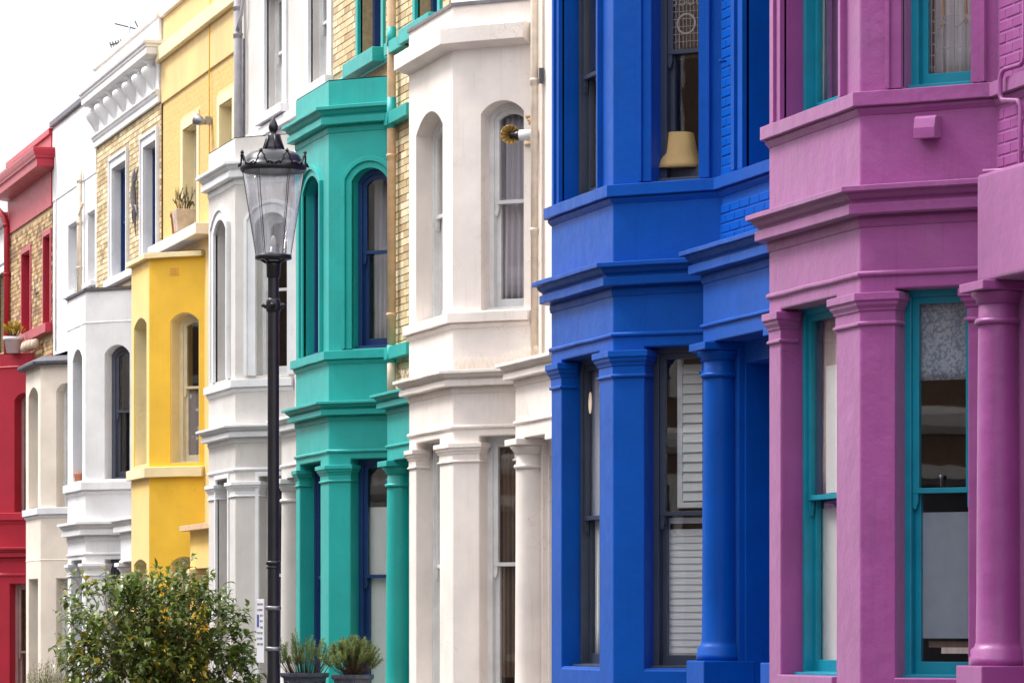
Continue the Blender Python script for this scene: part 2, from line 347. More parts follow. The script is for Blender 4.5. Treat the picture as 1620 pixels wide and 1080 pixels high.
class Plane:
    """vertical facade plane: u along it, z up, w inward"""
    def __init__(s, p0, d):
        s.p = Vector(p0); s.d = Vector(d).normalized(); s.n = Vector((-s.d.y, s.d.x))
    def __call__(s, u, z, w=0):
        q = s.p+s.d*u+s.n*w; return (q.x, q.y, z)
def op(u0, u1, z0, zs, rise=0): return dict(u0=u0, u1=u1, z0=z0, zs=zs, rise=rise)
def panel(mb, T, U0, U1, Z0, Z1, ops, r, nseg=10, sillrev=True):
    us = {U0, U1}; zs = {Z0, Z1}; curves = []
    for o in ops:
        us |= {o['u0'], o['u1']}; zs |= {o['z0'], o['zs'], o['zs']+o['rise']}
        c = arch(o['u0'], o['u1'], o['zs'], o['rise'], nseg) if o['rise'] > 0 else None
        if c: us |= {p[0] for p in c[1:-1]}
        curves.append(c)
    def uniq(a):
        a = sorted(a); b = [a[0]]
        for x in a[1:]:
            if x-b[-1] > 1e-5: b.append(x)
        return b
    us = uniq(us); zs = uniq(zs)
    for i in range(len(us)-1):
        a, b = us[i], us[i+1]; m = (a+b)/2
        for k in range(len(zs)-1):
            lo, hi = zs[k], zs[k+1]; mz = (lo+hi)/2; skip = False; la = lb = lo
            for o, c in zip(ops, curves):
                if o['u0'] < m < o['u1']:
                    if o['z0'] < mz < o['zs']: skip = True
                    elif c and o['zs'] < mz < o['zs']+o['rise']:
                        def ev(u):
                            for p, q in zip(c[:-1], c[1:]):
                                if p[0]-1e-6 <= u <= q[0]+1e-6: return p[1]+(q[1]-p[1])*(u-p[0])/(q[0]-p[0])
                        ea, eb = ev(a), ev(b)
                        if min(ea, eb) > hi-1e-6 and max(ea, eb) > hi-1e-6: skip = True
                        else: la, lb = max(lo, min(ea, hi)), max(lo, min(eb, hi))
            if skip: continue
            mb.add([T(a, la), T(b, lb), T(b, hi), T(a, hi)], [(0,1,2,3)])
    for o, c in zip(ops, curves):
        rr = o.get('r', r); zl = [z for z in zs if o['z0']-1e-6 <= z <= o['zs']+1e-6]
        for u in (o['u0'], o['u1']):
            for lo, hi in zip(zl[:-1], zl[1:]): mb.add([T(u, lo), T(u, hi), T(u, hi, rr), T(u, lo, rr)], [(0,1,2,3)])
        ul = [u for u in us if o['u0']-1e-6 <= u <= o['u1']+1e-6]
        top = c if c else [(u, o['zs']) for u in ul]
        for p, q in zip(top[:-1], top[1:]): mb.add([T(p[0], p[1]), T(q[0], q[1]), T(q[0], q[1], rr), T(p[0], p[1], rr)], [(0,1,2,3)])
        for p, q in zip(ul[:-1], ul[1:]): mb.add([T(p, o['z0']), T(q, o['z0']), T(q, o['z0'], rr), T(p, o['z0'], rr)], [(0,1,2,3)])

GZ = lambda x: -.034*max(0, min(56, -x-4))
def empty(name, loc):
    o = bpy.data.objects.new(name, None); COL.objects.link(o); o.location = loc; o.empty_display_size = .3
    return o

# ------------------------------------------------------------------ the setting
def strip(name, y0, y1, dz, mat, xs=(-900,-60,-4,90,900), side=0):
    mb = MB()
    for a, b in zip(xs[:-1], xs[1:]):
        z = lambda x: GZ(x)+dz
        mb.add([(a,y0,z(a)),(b,y0,z(b)),(b,y1,z(b)),(a,y1,z(a))], [(0,1,2,3)])
        if side: mb.add([(a,y0,z(a)),(b,y0,z(b)),(b,y0,z(b)-side),(a,y0,z(a)-side)], [(0,1,2,3)]); mb.add([(a,y1,z(a)),(b,y1,z(b)),(b,y1,z(b)-side),(a,y1,z(a)-side)], [(0,1,2,3)])
    return tag(mb.build(name, mat), kind='structure')
strip('ground', -900, 900, -.16, M['earth'])
strip('road', -8.2, -3.75, -.12, M['asphalt'])
strip('pavement', -3.6, 2.0, 0, M['paving'])
strip('pavement', -15.2, -8.35, 0, M['paving'])
strip('kerb', -3.75, -3.6, .004, M['kerb'], side=.2)
strip('kerb', -8.35, -8.2, .004, M['kerb'], side=.2)

# ------------------------------------------------------------------ house builder
def prof_cornice(zb, zt, p=.155):
    """bed mould, deep soffit, fascia, undercut, ogee and top fillet"""
    h = zt-zb; f = lambda t: zb+h*t; k = p/.155
    return [(-.04,f(0)),(.008,f(0)),(.012,f(.06)),(.016,f(.14)),(.016,f(.2)),(.008,f(.285)),(.09*k,f(.288)),(.095*k,f(.30)),(.095*k,f(.53)),(.088*k,f(.55)),(.066*k,f(.555)),(.070*k,f(.62)),(.094*k,f(.68)),(.112*k,f(.76)),(.114*k,f(.815)),(.152*k,f(.82)),(p,f(.84)),(p,f(.96)),(-.04,f(1.0))]
def prof_sill(zb, zt, p=.062):
    h = zt-zb; f = lambda t: zb+h*t
    return [(-.04,f(0)),(.006,f(0)),(.012,f(.06)),(.028,f(.18)),(.03,f(.30)),(.02,f(.34)),(p-.004,f(.345)),(p,f(.37)),(p,f(.95)),(-.04,f(1))]
def prof_band(zb, zt, p=.022):
    return [(-.04,zb),(p*.3,zb),(p,zb+(zt-zb)*.3),(p,zb+(zt-zb)*.75),(p*.3,zt),(-.04,zt)]
def prof_slab(zb, zt, p): return [(-.04,zb),(p,zb),(p,zt-.01),(-.04,zt)]
def prof_cap(zb, zt):
    """pier capital: neck ring, plain neck, stepped ovolo and abacus"""
    h = zt-zb; f = lambda t: zb+h*t
    return [(-.03,f(0)),(.004,f(0)),(.018,f(.03)),(.018,f(.10)),(.004,f(.13)),(.004,f(.42)),(.014,f(.45)),(.016,f(.52)),(.034,f(.62)),(.036,f(.72)),(.05,f(.75)),(.05,f(.97)),(-.03,f(1))]

class House:
    def __init__(s, name, label, s0, W, D, xl, xr, top, seed=0, cat='house'):
        s.zg = GZ(s0); s.root = empty(name, (s0, 0, s.zg)); tag(s.root, label, cat, 'terraced houses along the street')
        s.s0 = s0; s.W = W; s.D = D; s.xl = xl; s.xr = xr; s.top = top; s.zo = CAMZ-s.zg
        s.bot = -s.zo          # pavement level in heights counted from the lens
        s.F = Plane((-W, 0), (1, 0)); s.C = Plane((0, 0), (1, 1)); s.L = Plane((-W-D, D), (1, -1)); s.Mn = Plane((0, D), (1, 0))
        s.cl = D*math.sqrt(2)
        s.path = [(-W-D, D), (-W, 0), (0, 0), (D, D)]
        s.rng = random.Random(seed)
    def up(s, mb):
        mb.v = [(x, y, z+s.zo) for x, y, z in mb.v]; return mb
    def part(s, name, mb, mat, parent=None, bev=0, smooth=False, label=None, kind=None, seg=2):
        o = s.up(mb).build(name, M[mat] if isinstance(mat, str) else mat, parent or s.root, bev=bev, smooth=smooth, seg=seg)
        return tag(o, label, kind=kind)
    def thing(s, name, mb, mat, label, cat, group=None, bev=0, smooth=False):
        o = s.up(mb).build(name, M[mat], None, (s.s0, 0, s.zg), bev, smooth=smooth)
        return tag(o, label, cat, group)
    def sweep(s, name, path, prof, mat, bev=.004, label=None):
        return s.part(name, MB().sweep(path, prof, .0035), mat, bev=bev, label=label)
    def bay(s, z0, z1, f, c, mat, r=.16, cap=True, name='bay_wall'):
        """three faces of one storey of the bay; f opening on the front, c on the canted sides"""
        mb = MB()
        panel(mb, s.F, 0, s.W, z0, z1, [f] if f else [], r)
        panel(mb, s.C, 0, s.cl, z0, z1, [c] if c else [], r)
        if c: cm = dict(c); cm['u0'] = s.cl-c['u1']; cm['u1'] = s.cl-c['u0']
        panel(mb, s.L, 0, s.cl, z0, z1, [cm] if c else [], r)
        if cap:
            p = s.path; mb.add([(x, y, z1) for x, y in p], [(0,1,2,3)])
        return s.part(name, mb, mat, bev=.012)
    def mirror(s, c): m = dict(c); m['u0'] = s.cl-c['u1']; m['u1'] = s.cl-c['u0']; return m
    def window(s, T, o, wood, r=.16, zm=None, fw=.05, st=.045, meet=.035, horns=True, panes=True, label=None, botr=.085, sill=None):
        """sash window: outer frame, upper and lower sash, two panes, horns"""
        u0,u1,z0,zs,rise = o['u0'],o['u1'],o['z0'],o['zs'],o['rise']
        zm = zm if zm is not None else (z0+zs+rise)/2
        O = outline(u0-.03, u1+.03, z0-.01, zs+.0, rise+.02 if rise else 0) if rise else outline(u0-.03, u1+.03, z0-.01, zs+.03)
        I = inset(O, [.01+.035]+[fw+.03]*(len(O)-1)) if rise else inset(O, [.045, fw+.03, fw+.03, fw+.03])
        wdw = s.part('window', MB().ring(T, O, I, r, r+.13), wood, bev=.004, label=label)
        iu0, iu1 = I[0][0], I[1][0]; iz0 = I[0][1]
        ztop = max(p[1] for p in I)
        # upper sash
        if rise:
            up = [(iu0, zm), (iu1, zm)]+[p for p in I[2:]]
        else: up = outline(iu0, iu1, zm, I[2][1])
        up = inset(up, -.006)
        ui = inset(up, [meet]+[st+.006]*(len(up)-1))
        s.part('sash', MB().ring(T, up, ui, r+.025, r+.065), wood, wdw, bev=.003)
        lo = outline(iu0-.006, iu1+.006, iz0-.004, zm+meet*.9)
        li = inset(lo, [botr, st, meet*.9, st])
        s.part('sash', MB().ring(T, lo, li, r+.07, r+.11), wood, wdw, bev=.003)
        if panes:
            for poly, wv in ((inset(ui, -.005), r+.045), (inset(li, -.005), r+.09)):
                s.part('pane', MB().slab(T, poly, wv, wv+.004), 'glass', wdw)
        if horns:
            for ua, ub in ((iu0, iu0+st*.8), (iu1-st*.8, iu1)):
                mb = MB(); mb.slab(T, [(ua, zm-.10), ((ua+ub)/2, zm-.115), (ub, zm-.06), (ub, zm-.001), (ua, zm-.001)], r+.03, r+.06)
                s.part('sash_horn', mb, wood, wdw)
        if sill:
            mb = MB().box((u0+.002, 0, z0), (u1-.002, 0, z0), None)
            mb = MB(); mb.slab(T, [(u0+.003, z0+.001), (u1-.003, z0+.001), (u1-.003, z0+.03), (u0+.003, z0+.03)], r-.07, r+.02)
            s.part('sill', mb, sill, wdw, bev=.003)
        return wdw
    def surround(s, T, o, steps, mat, parent=None, name='architrave'):
        """steps of (inner offset, outer offset, projection), open at the bottom"""
        O = outline(o['u0'], o['u1'], o['z0'], o['zs'], o['rise']); k = len(O); mb = MB()
        for a, b, p in steps:
            ia = inset(O, [0]+[-a]*(k-1)) if a else O
            ob = inset(O, [0]+[-b]*(k-1))
            mb.ring(T, ob, ia, -p, .03, skip=(0,))
        return s.part(name, mb, mat, parent, bev=.004)
    def capitals(s, z0, z1, f, c, mat, r=.16):
        W = s.W; k = .70710678; e = .004
        def C(t, w=0): q = s.C(t, 0, w); return q[:2]
        def L(t, w=0): q = s.L(t, 0, w); return q[:2]
        cm = s.mirror(c)
        paths = [[(-W+f['u1'], r-.03), (-W+f['u1'], 0), (0, 0), C(c['u0']), C(c['u0'], r-.03)],
                 [L(cm['u1'], r-.03), L(cm['u1']), (-W, 0), (-W+f['u0'], 0), (-W+f['u0'], r-.03)],
                 [C(c['u1'], r-.03), C(c['u1']), C(s.cl+.02)]]
        for p in paths: s.sweep('pier_capital', p, prof_cap(z0, z1), mat, bev=.003)
    def shell(s, floors, wallmat, ops, r=.2):
        """main wall, party walls, back, roof and room floors"""
        mb = MB(); panel(mb, s.Mn, s.xl, s.xr, s.bot, s.top, ops, r); s.part('main_wall', mb, wallmat, bev=.008)
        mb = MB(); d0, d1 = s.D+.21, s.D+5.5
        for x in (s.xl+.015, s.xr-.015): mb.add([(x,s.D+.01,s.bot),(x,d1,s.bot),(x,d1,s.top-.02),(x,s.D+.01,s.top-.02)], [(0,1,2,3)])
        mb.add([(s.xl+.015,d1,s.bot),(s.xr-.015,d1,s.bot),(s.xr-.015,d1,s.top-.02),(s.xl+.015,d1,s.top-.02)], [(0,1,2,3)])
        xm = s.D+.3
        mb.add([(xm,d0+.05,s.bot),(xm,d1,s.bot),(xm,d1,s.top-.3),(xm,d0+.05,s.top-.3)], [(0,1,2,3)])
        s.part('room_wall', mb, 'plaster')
        mb = MB()
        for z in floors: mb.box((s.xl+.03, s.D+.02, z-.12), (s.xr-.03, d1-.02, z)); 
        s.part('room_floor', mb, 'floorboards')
        mb = MB()
        for z in floors: mb.add([(-s.W-s.D+.25, s.D+.02, z), (-s.W+.08, .2, z), (-.08, .2, z), (s.D-.25, s.D+.02, z)], [(0,1,2,3)])
        s.part('bay_floor', mb, 'floorboards')
        mb = MB(); mb.box((s.xl+.01, s.D+.2, s.top-.35), (s.xr-.01, d1, s.top-.25)); s.part('roof', mb, 'lead')
    def bayhole(s, z0, z1): return dict(u0=-s.W-s.D+.22, u1=s.D-.22, z0=z0, zs=z1, rise=0, r=.3)
    def pipe(s, name, pts, r, mat, collars=(), label=None):
        pb = s.part(name, MB().tube(pts, r, 12), mat, label=label)
        for z in collars:
            x = pts[0][0]; y = pts[0][1]
            # collar sits where the pipe is at that height
            for a, b in zip(pts[:-1], pts[1:]):
                if min(a[2], b[2]) <= z <= max(a[2], b[2]) and abs(a[2]-b[2]) > 1e-6:
                    t = (z-a[2])/(b[2]-a[2]); x = a[0]+(b[0]-a[0])*t; y = a[1]+(b[1]-a[1])*t
            mb = MB().lathe([(r*.9,z-.05),(r*1.1,z-.047),(r*1.12,z-.012),(r*1.22,z-.008),(r*1.22,z+.008),(r*1.1,z+.014),(r*.9,z+.016)], 14, (x, y, 0))
            s.part('collar', mb, mat, pb)
        return pb
    def column(s, x, y, z0, z1, r, mat, capmat=None, ringz=.2):
        h = z1-z0
        prof = [(r*1.32,z0),(r*1.32,z0+.05),(r*1.25,z0+.06),(r*1.27,z0+.10),(r*1.1,z0+.12),(r*1.03,z0+.15)]
        prof += [(r*(1-.1*(t/8)**2), z0+.17+(h-.17-.02)*t/8*.999) for t in range(1, 9)]
        c = s.part('column', MB().lathe(prof, 28, (x, y, 0)), mat, smooth=False)
        rr = r*.9; zt = z1
        cap = [(rr*.95,zt-.27),(rr+.02,zt-.268),(rr+.028,zt-.25),(rr+.02,zt-.232),(rr*.98,zt-.23),(rr*.98,zt-.14),(rr+.015,zt-.135),(rr+.02,zt-.11),(rr+.05,zt-.085),(rr+.055,zt-.06),(rr*.9,zt-.058)]
        s.part('column_capital', MB().lathe(cap, 28, (x, y, 0)), capmat or mat, c)
        mb = MB(); a = rr+.065; mb.box((x-a, y-a, zt-.06), (x+a, y+a, zt-.002)); s.part('abacus', mb, capmat or mat, c, bev=.006)
        mb = MB(); a = r*1.45; mb.box((x-a, y-a, z0-.64), (x+a, y+a, z0)); s.part('column_base', mb, mat, c, bev=.008)
        return c
    def porch(s, yp, x0, x1, zsoff, zcb, zct, colx, mat, cornice=True, basez=-.3, r=.145, capmat=None, cmat=None, proj=.15):
        """door hood: entablature standing forward of the wall on two round columns"""
        mb = MB(); mb.box((x0, yp, zsoff), (x1, s.D+.03, zcb+.05)); s.part('porch_entablature', mb, mat, bev=.01)
        pth = [(x0, s.D), (x0, yp), (x1, yp)]
        if cornice:
            s.sweep('porch_cornice', pth, [(o, z+.014) for o, z in prof_cornice(zcb, zct, proj)], cmat or mat)
            s.sweep('porch_string_course', pth, prof_band(zcb-.33, zcb-.295, .02), cmat or mat)
        s.column(colx, yp+.12, basez, zsoff, r, mat, capmat)
        s.column(x1-.2, yp+.12, basez, zsoff, r, mat, capmat)
        mb = MB(); mb.box((colx-.12, s.D-.05, s.bot), (colx+.19, s.D+.02, zsoff)); s.part('pilaster', mb, mat, bev=.006)
        mb = MB(); mb.box((x0, yp-.05, s.bot), (x1, s.D+.02, basez-.62)); s.part('porch_step', mb, 'slate', bev=.01)
    def door(s, u0, u1, z0, z1, mat):
        T = s.Mn; d = s.part('door', MB().slab(T, outline(u0-.02, u1+.02, z0, z1+.02), 1.28, 1.33), mat)
        mb = MB(); n = 0
        for a, b in ((u0+.1, (u0+u1)/2-.05), ((u0+u1)/2+.05, u1-.1)):
            for c, e in ((z0+.2, z0+.95), (z0+1.15, z1-.25)): mb.slab(T, outline(a, b, c, e), 1.26, 1.281)
        s.part('door_panel', mb, mat, d, bev=.01)
        x, y, z = T(u0+.12, z0+1.05, 1.24); s.part('door_knob', MB().lathe([(0,-.03),(.03,-.02),(.035,0),(.03,.02),(0,.03)], 12, (x, y, z)), 'gold', d)
    def curtain(s, T, u0, u1, z0, z1, w, mat, label, folds=6, amp=.03, gather=0, group='window dressings'):
        n = folds*8; mb = MB(); rows = 8; vs = []; fs = []; ph = s.rng.random()*6
        for k in range(rows+1):
            t = k/rows; z = z1+(z0-z1)*t
            for i in range(n+1):
                q = i/n; u = u0+(u1-u0)*q; u = u+gather*(q-.0)*(.5-t)*0-gather*t*(u-u0)
                a = amp*(.6+.4*t)*math.sin(2*math.pi*folds*q+ph+.5*math.sin(3*t+q*9))+amp*.3*math.sin(2*math.pi*folds*.37*q+2*t)
                vs.append(T(u, z, w+a))
        m = n+1
        for k in range(rows):
            for i in range(n): fs.append((k*m+i, k*m+i+1, (k+1)*m+i+1, (k+1)*m+i))
        mb.add(vs, fs, None, True)
        o = s.thing('curtain', mb, mat, label, 'curtain', group)
        sd = o.modifiers.new('cloth_thickness', 'SOLIDIFY'); sd.thickness = .004
        return o
    def bricks(s, T, u0, u1, z0, z1, holes, mat, individual=False, proud=.008, gz=.075, gl=.2275, jit=.3, cols=None, name='brick', bev=0):
        mb = MB(); row = 0; z = z0; cache = {}; cnt = 0
        while z+gz-.01 < z1+.001:
            u = u0-(gl*.5 if row % 2 else 0); k = row*3
            while u < u1:
                ln = gl if (k % 3) else gl*.5+.0
                ln = gl if not s.__dict__.get('flem') else ln
                a, b = max(u, u0), min(u+ln-.011, u1); u += ln; k += 1
                if b-a < .03: continue
                segs = [(a, b)]
                for h in holes:
                    if z+gz > h[2] and z < h[3]:
                        ns = []
                        for p, q in segs:
                            if q <= h[0] or p >= h[1]: ns.append((p, q)); continue
                            if p < h[0]-.03: ns.append((p, h[0]-.004))
                            if q > h[1]+.03: ns.append((h[1]+.004, q))
                        segs = ns
                for p, q in segs:
                    pr = proud*(1+jit*(s.rng.random()-.5)*2)
                    if individual:
                        key = round(q-p, 3)
                        if key not in cache:
                            m2 = MB().slab(T, outline(0, q-p, 0, gz-.011), -proud, .01)
                            o = m2.build(name, M[mat], s.root, bev=0); cache[key] = (o.data, T(0, 0, 0))
                        else: o = bpy.data.objects.new(name, cache[key][0]); COL.objects.link(o); o.parent = s.root
                        q3 = T(p, z+s.zo, (proud-pr)); z3 = cache[key][1]
                        o.location = (q3[0]-z3[0], q3[1]-z3[1], q3[2]-z3[2]); cnt += 1
                        if bev: bm_ = o.modifiers.new('edge', 'BEVEL'); bm_.width = bev; bm_.segments = 1
                    else:
                        c = s.rng.choice(cols or stock); v = (.85+.25*s.rng.random()) if len(cols or stock) > 1 else .95+.06*s.rng.random(); c = tuple(x*v for x in c[:3])+(1,)
                        n0 = len(mb.f); mb.slab(T, outline(p, q, z, z+gz-.011), -pr, .01)
                        for i in range(n0, len(mb.f)): mb.c[i] = c
            z += gz; row += 1
        if not individual: return s.part('brickwork', mb, mat, kind='stuff')


# ------------------------------------------------------------------ the two tall-bay houses: purple and blue
def house_a(h, mat, wood, zoff=0.0):
    W, D = h.W, h.D
    g0, g1 = -.37, 2.19
    f = op(h.f[0]+W, h.f[1]+W, g0, g1); c = op(h.c[0], h.c[1], g0, g1)
    f1 = op(h.f1[0]+W, h.f1[1]+W, 3.5, 5.75); c1 = op(h.c1[0], h.c1[1], 3.5, 5.75)
    h.bay(h.bot, 2.70, f, c, mat, cap=False); h.bay(2.70, 6.35, f1, c1, mat, r=.15)
    for T, o in ((h.F, f), (h.C, c), (h.L, h.mirror(c))):
        mb = MB(); mb.slab(T, [(o['u0']+.002, g0-.13), (o['u1']-.002, g0-.13), (o['u1']-.002, g0+.012), (o['u0']+.002, g0+.012)], h.sillp, .155); h.part('window_sill', mb, mat, bev=.008)
    h.capitals(1.955, 2.175, f, c, mat)
    h.sweep('string_course', h.path, prof_band(2.275, 2.315), mat)
    h.sweep('cornice', h.path, prof_cornice(2.605, 2.875, .155), mat)
    h.sweep('window_sill', h.path+[(h.xr-.02, D)], prof_sill(3.34, 3.495, .062), mat)
    h.sweep('cornice', h.path, prof_cornice(6.05, 6.3, .155), mat)
    mb = MB(); mb.add([(x, y, 6.36) for x, y in h.path], [(0,1,2,3)]); h.part('bay_roof', mb, 'lead')
    for T, o, m in ((h.F, f, 1), (h.C, c, 0), (h.L, h.mirror(c), 0)): h.window(T, o, wood, zm=.86, fw=.045, sill=wood)
    for T, o in ((h.F, f1), (h.C, c1), (h.L, h.mirror(c1))):
        h.window(T, o, wood, r=.15, zm=4.53, fw=.05, sill=wood)
        h.surround(T, o, [(0,.075,.022), (.075,.105,.045)], mat)
    return f, c, f1, c1

H = House('terraced_house', 'purple house with turquoise window frames and stout round porch column', 0, 1.78, .68, -2.43, 2.9, 9.0, 1)
H.sillp = -.03; H.f = (-1.54,-.45); H.c = (.25,.76); H.f1 = (-1.50,-.36); H.c1 = (.30,.79)
PU = H
f, c, f1, c1 = house_a(H, 'purple', 'teal_wood')
H.shell([-.75, 2.75, 6.2], 'purple', [H.bayhole(-.6, 2.4), H.bayhole(3.0, 5.9), dict(u0=1.32, u1=2.3, z0=H.bot+.9, zs=2.0, rise=0, r=1.3), op(1.62, 2.5, 3.5, 5.75)])
mb = MB(); mb.box((.965, .42, 2.165), (2.88, H.D+.05, 2.855)); H.part('porch_block', mb, 'purple', bev=.025, seg=3)
H.column(1.05, .54, -.27, 2.165, .145, 'purple'); H.column(2.6, .54, -.27, 2.165, .145, 'purple')
mb = MB(); mb.box((.93, .63, H.bot), (1.24, H.D+.02, 2.165)); H.part('pilaster', mb, 'purple', bev=.006)
mb = MB(); mb.box((.9, .38, H.bot), (2.88, H.D+.02, -.89)); H.part('porch_step', mb, 'slate', bev=.01)
H.door(1.32, 2.3, H.bot+.9, 2.0, 'teal_wood'); H.window(H.Mn, op(1.62, 2.5, 3.5, 5.75), 'teal_wood', zm=4.53)
H.surround(H.Mn, op(1.62, 2.5, 3.5, 5.75), [(0,.075,.022), (.075,.105,.045)], 'purple')
H.bricks(H.Mn, .73, 1.5, 3.50, 5.1, [], 'brick_purple', True, .0055, gz=.0765, bev=.005)
H.bricks(H.Mn, .70, 2.85, 2.86, 3.33, [], 'brick_purple', True, .0055, gz=.0765, bev=.005)
H.pipe('service_pipe', [(1.22,.64,5.6),(1.22,.64,3.58),(1.21,.635,3.55),(1.18,.63,3.535),(1.0,.60,3.53),(.97,.59,3.51),(.96,.585,3.47),(.96,.585,3.37),(.98,.59,3.335),(1.13,.63,3.315),(1.155,.64,3.28),(1.155,.64,2.92),(1.14,.635,2.885),(1.12,.60,2.875),(1.0,.45,2.872)], .016, 'purple')
for z in (3.2, 3.0, 4.0):
    mb = MB(); x = 1.22 if z > 3.5 else 1.155; mb.box((x-.03,.645,z-.012), (x+.03,H.D+.01,z+.012)); H.part('pipe_clip', mb, 'purple')
# vent cowl
T = H.C; mb = MB(); a, b = .425, .575
prof = [(3.30,0),(3.30,.07),(3.285,.095),(3.22,.11),(3.15,.11),(3.15,.095),(3.16,0)]
vs = [T(a, z, -w_) for z, w_ in prof]+[T(b, z, -w_) for z, w_ in prof]; n = len(prof)
mb.add(vs, [tuple(range(n)), tuple(range(n, 2*n))[::-1]]+[(i, (i+1) % n, n+(i+1) % n, n+i) for i in range(n)]); H.part('vent_cowl', mb, 'purple', bev=.004)
# leaded light in the first-floor corner window
mb = MB()
def seg(mb, T, a, b, w_, t=.0022):
    d = Vector((b[0]-a[0], b[1]-a[1])); L = d.length
    if L < 1e-6: return
    d /= L; nn = Vector((-d.y, d.x))*t
    mb.slab(T, [(a[0]-nn.x, a[1]-nn.y), (b[0]-nn.x, b[1]-nn.y), (b[0]+nn.x, b[1]+nn.y), (a[0]+nn.x, a[1]+nn.y)], w_, w_+.008)
wl = .228; ua, ub, za, zb = .395, .70, 3.63, 4.49
for u in (.412, .435, .49, .57, .65): seg(mb, T, (u, za), (u, zb), wl)
for z in (3.78, 3.99, 4.2, 4.4): seg(mb, T, (.435, z), (ub, z), wl)
for k in range(12): seg(mb, T, (ua, za+.03+k*.075), (.435, za+.03+k*.075), wl)
for u0_, u1_ in ((.49, .65), (.41+.02, .49), (.65, .73)):
    pts = [(u0_+(u1_-u0_)*i/8, 3.96-.05*math.sin(math.pi*i/8)) for i in range(9)]
    for p, q in zip(pts[:-1], pts[1:]):
        if q[0] < ub: seg(mb, T, p, q, wl)
H.part('leading', mb, 'came', [o for o in H.root.children if o.name.startswith('window') and 'sill' not in o.name][4])
win = [o for o in H.root.children if o.name.split('.')[0] == 'window'][4]
for u in (.49, .65):
    for poly in ([(u-.012,3.99),(u+.012,3.99),(u+.006,4.11),(u-.006,4.11)], [(u,3.92),(u+.016,3.95),(u,3.975),(u-.016,3.95)]):
        H.part('stained_piece', MB().slab(T, poly, wl+.002, wl+.012), 'amber', win)
mb = MB()
for k in range(12): mb.slab(T, [(.415, za+.034+k*.075), (.432, za+.034+k*.075), (.432, za+.10+k*.075), (.415, za+.10+k*.075)], wl+.002, wl+.006)
H.part('stained_border', mb, 'dark_piece', win)
H.curtain(H.C, .33, .80, 3.5, 5.7, .33, 'c_grey', 'pale net curtain behind the leaded turquoise window of the purple house', 5, .015)
H.curtain(H.F, .18, .42, 3.5, 5.7, .27, 'c_white', 'white drape at the edge of the upper turquoise window, purple house', 3, .02)
H.curtain(H.F, .36, 1.0, 3.5, 5.7, .34, 'c_purple', 'dark purple drape in the upper street-facing window, purple house', 6, .02)
H.curtain(H.F, .10, .62, .9, 2.2, .30, 'c_beige', 'beige curtain above the white blind in the turquoise window', 3, .02)
H.thing('window_blind', MB().slab(H.F, outline(.16, 1.3, -.36, .80), .285, .291), 'blind', 'white blind across the lower half of the street-facing turquoise window', 'blind')
H.thing('window_blind', MB().slab(H.F, outline(.47, .95, .9, 1.78), .25, .256), 'blind', 'white panel hanging behind the upper sash of the turquoise window', 'blind')
H.curtain(H.C, .30, .78, 1.60, 2.2, .26, 'c_blue', 'blue and white patterned valance at the top of the turquoise window', 4, .008)
H.thing('frosted_film', MB().slab(H.C, outline(.28, .74, -.10, .73), .262, .265), 'frost', 'grey frosted film on the lower pane of the turquoise corner window', 'window film')
for k, (a, b, z, m_) in enumerate(((.45,.75,-.20,'c_beige'), (.36,.7,-.16,'c_brown'))):
    H.thing('book', MB().slab(H.C, outline(a, b, z, z+.04), .3, .46), m_, ('pale book lying lower on the sill of the corner window', 'brown book lying on top of the pale one on the sill')[k], 'book', 'books on the window sill')
mb = MB().lathe([(.004,0),(.004,.05),(.012,.06),(.012,.075),(.0,.08)], 10, tuple(H.C(.5, .895, .17))); H.part('sash_catch', mb, 'steel', [o for o in H.root.children if o.name.split('.')[0] == 'window'][1])

H = House('terraced_house', 'royal blue house with dark slate sash frames and white shutters inside', -5.47, 1.75, .67, -2.44, 3.03, 9.0, 2)
H.sillp = .012; H.f = (-1.45,-.38); H.c = (.28,.79); H.f1 = (-1.46,-.39); H.c1 = (.35,.77); BL = H
f, c, f1, c1 = house_a(H, 'blue', 'slate_wood')
wop = op(1.28, 2.2, 3.5, 5.75)
H.shell([-.75, 2.75, 6.2], 'blue', [H.bayhole(-.6, 2.4), H.bayhole(3.0, 5.9), dict(u0=1.27, u1=2.4, z0=H.bot+.9, zs=2.0, rise=0, r=1.3), wop])
H.porch(.42, .99, 2.98, 2.165, 2.61, 2.88, 1.065, 'blue', basez=-.29)
H.door(1.27, 2.4, H.bot+.9, 2.0, 'door_dark'); H.window(H.Mn, wop, 'slate_wood', zm=4.53, r=.2)
H.surround(H.Mn, wop, [(0,.12,.03), (.12,.20,.055)], 'blue')
H.bricks(H.Mn, .72, 1.07, 3.50, 5.15, [], 'brick_blue', True, .0055, gz=.0765, bev=.005)
H.bricks(H.Mn, .70, 2.95, 2.90, 3.33, [], 'brick_blue', True, .0055, gz=.0765, bev=.005)
mb = MB().tube([(.9, .64, 4.38), (.9, .60, 4.37), (.9, .585, 4.385)], .012, 8); H.part('wall_hook', mb, 'blue')
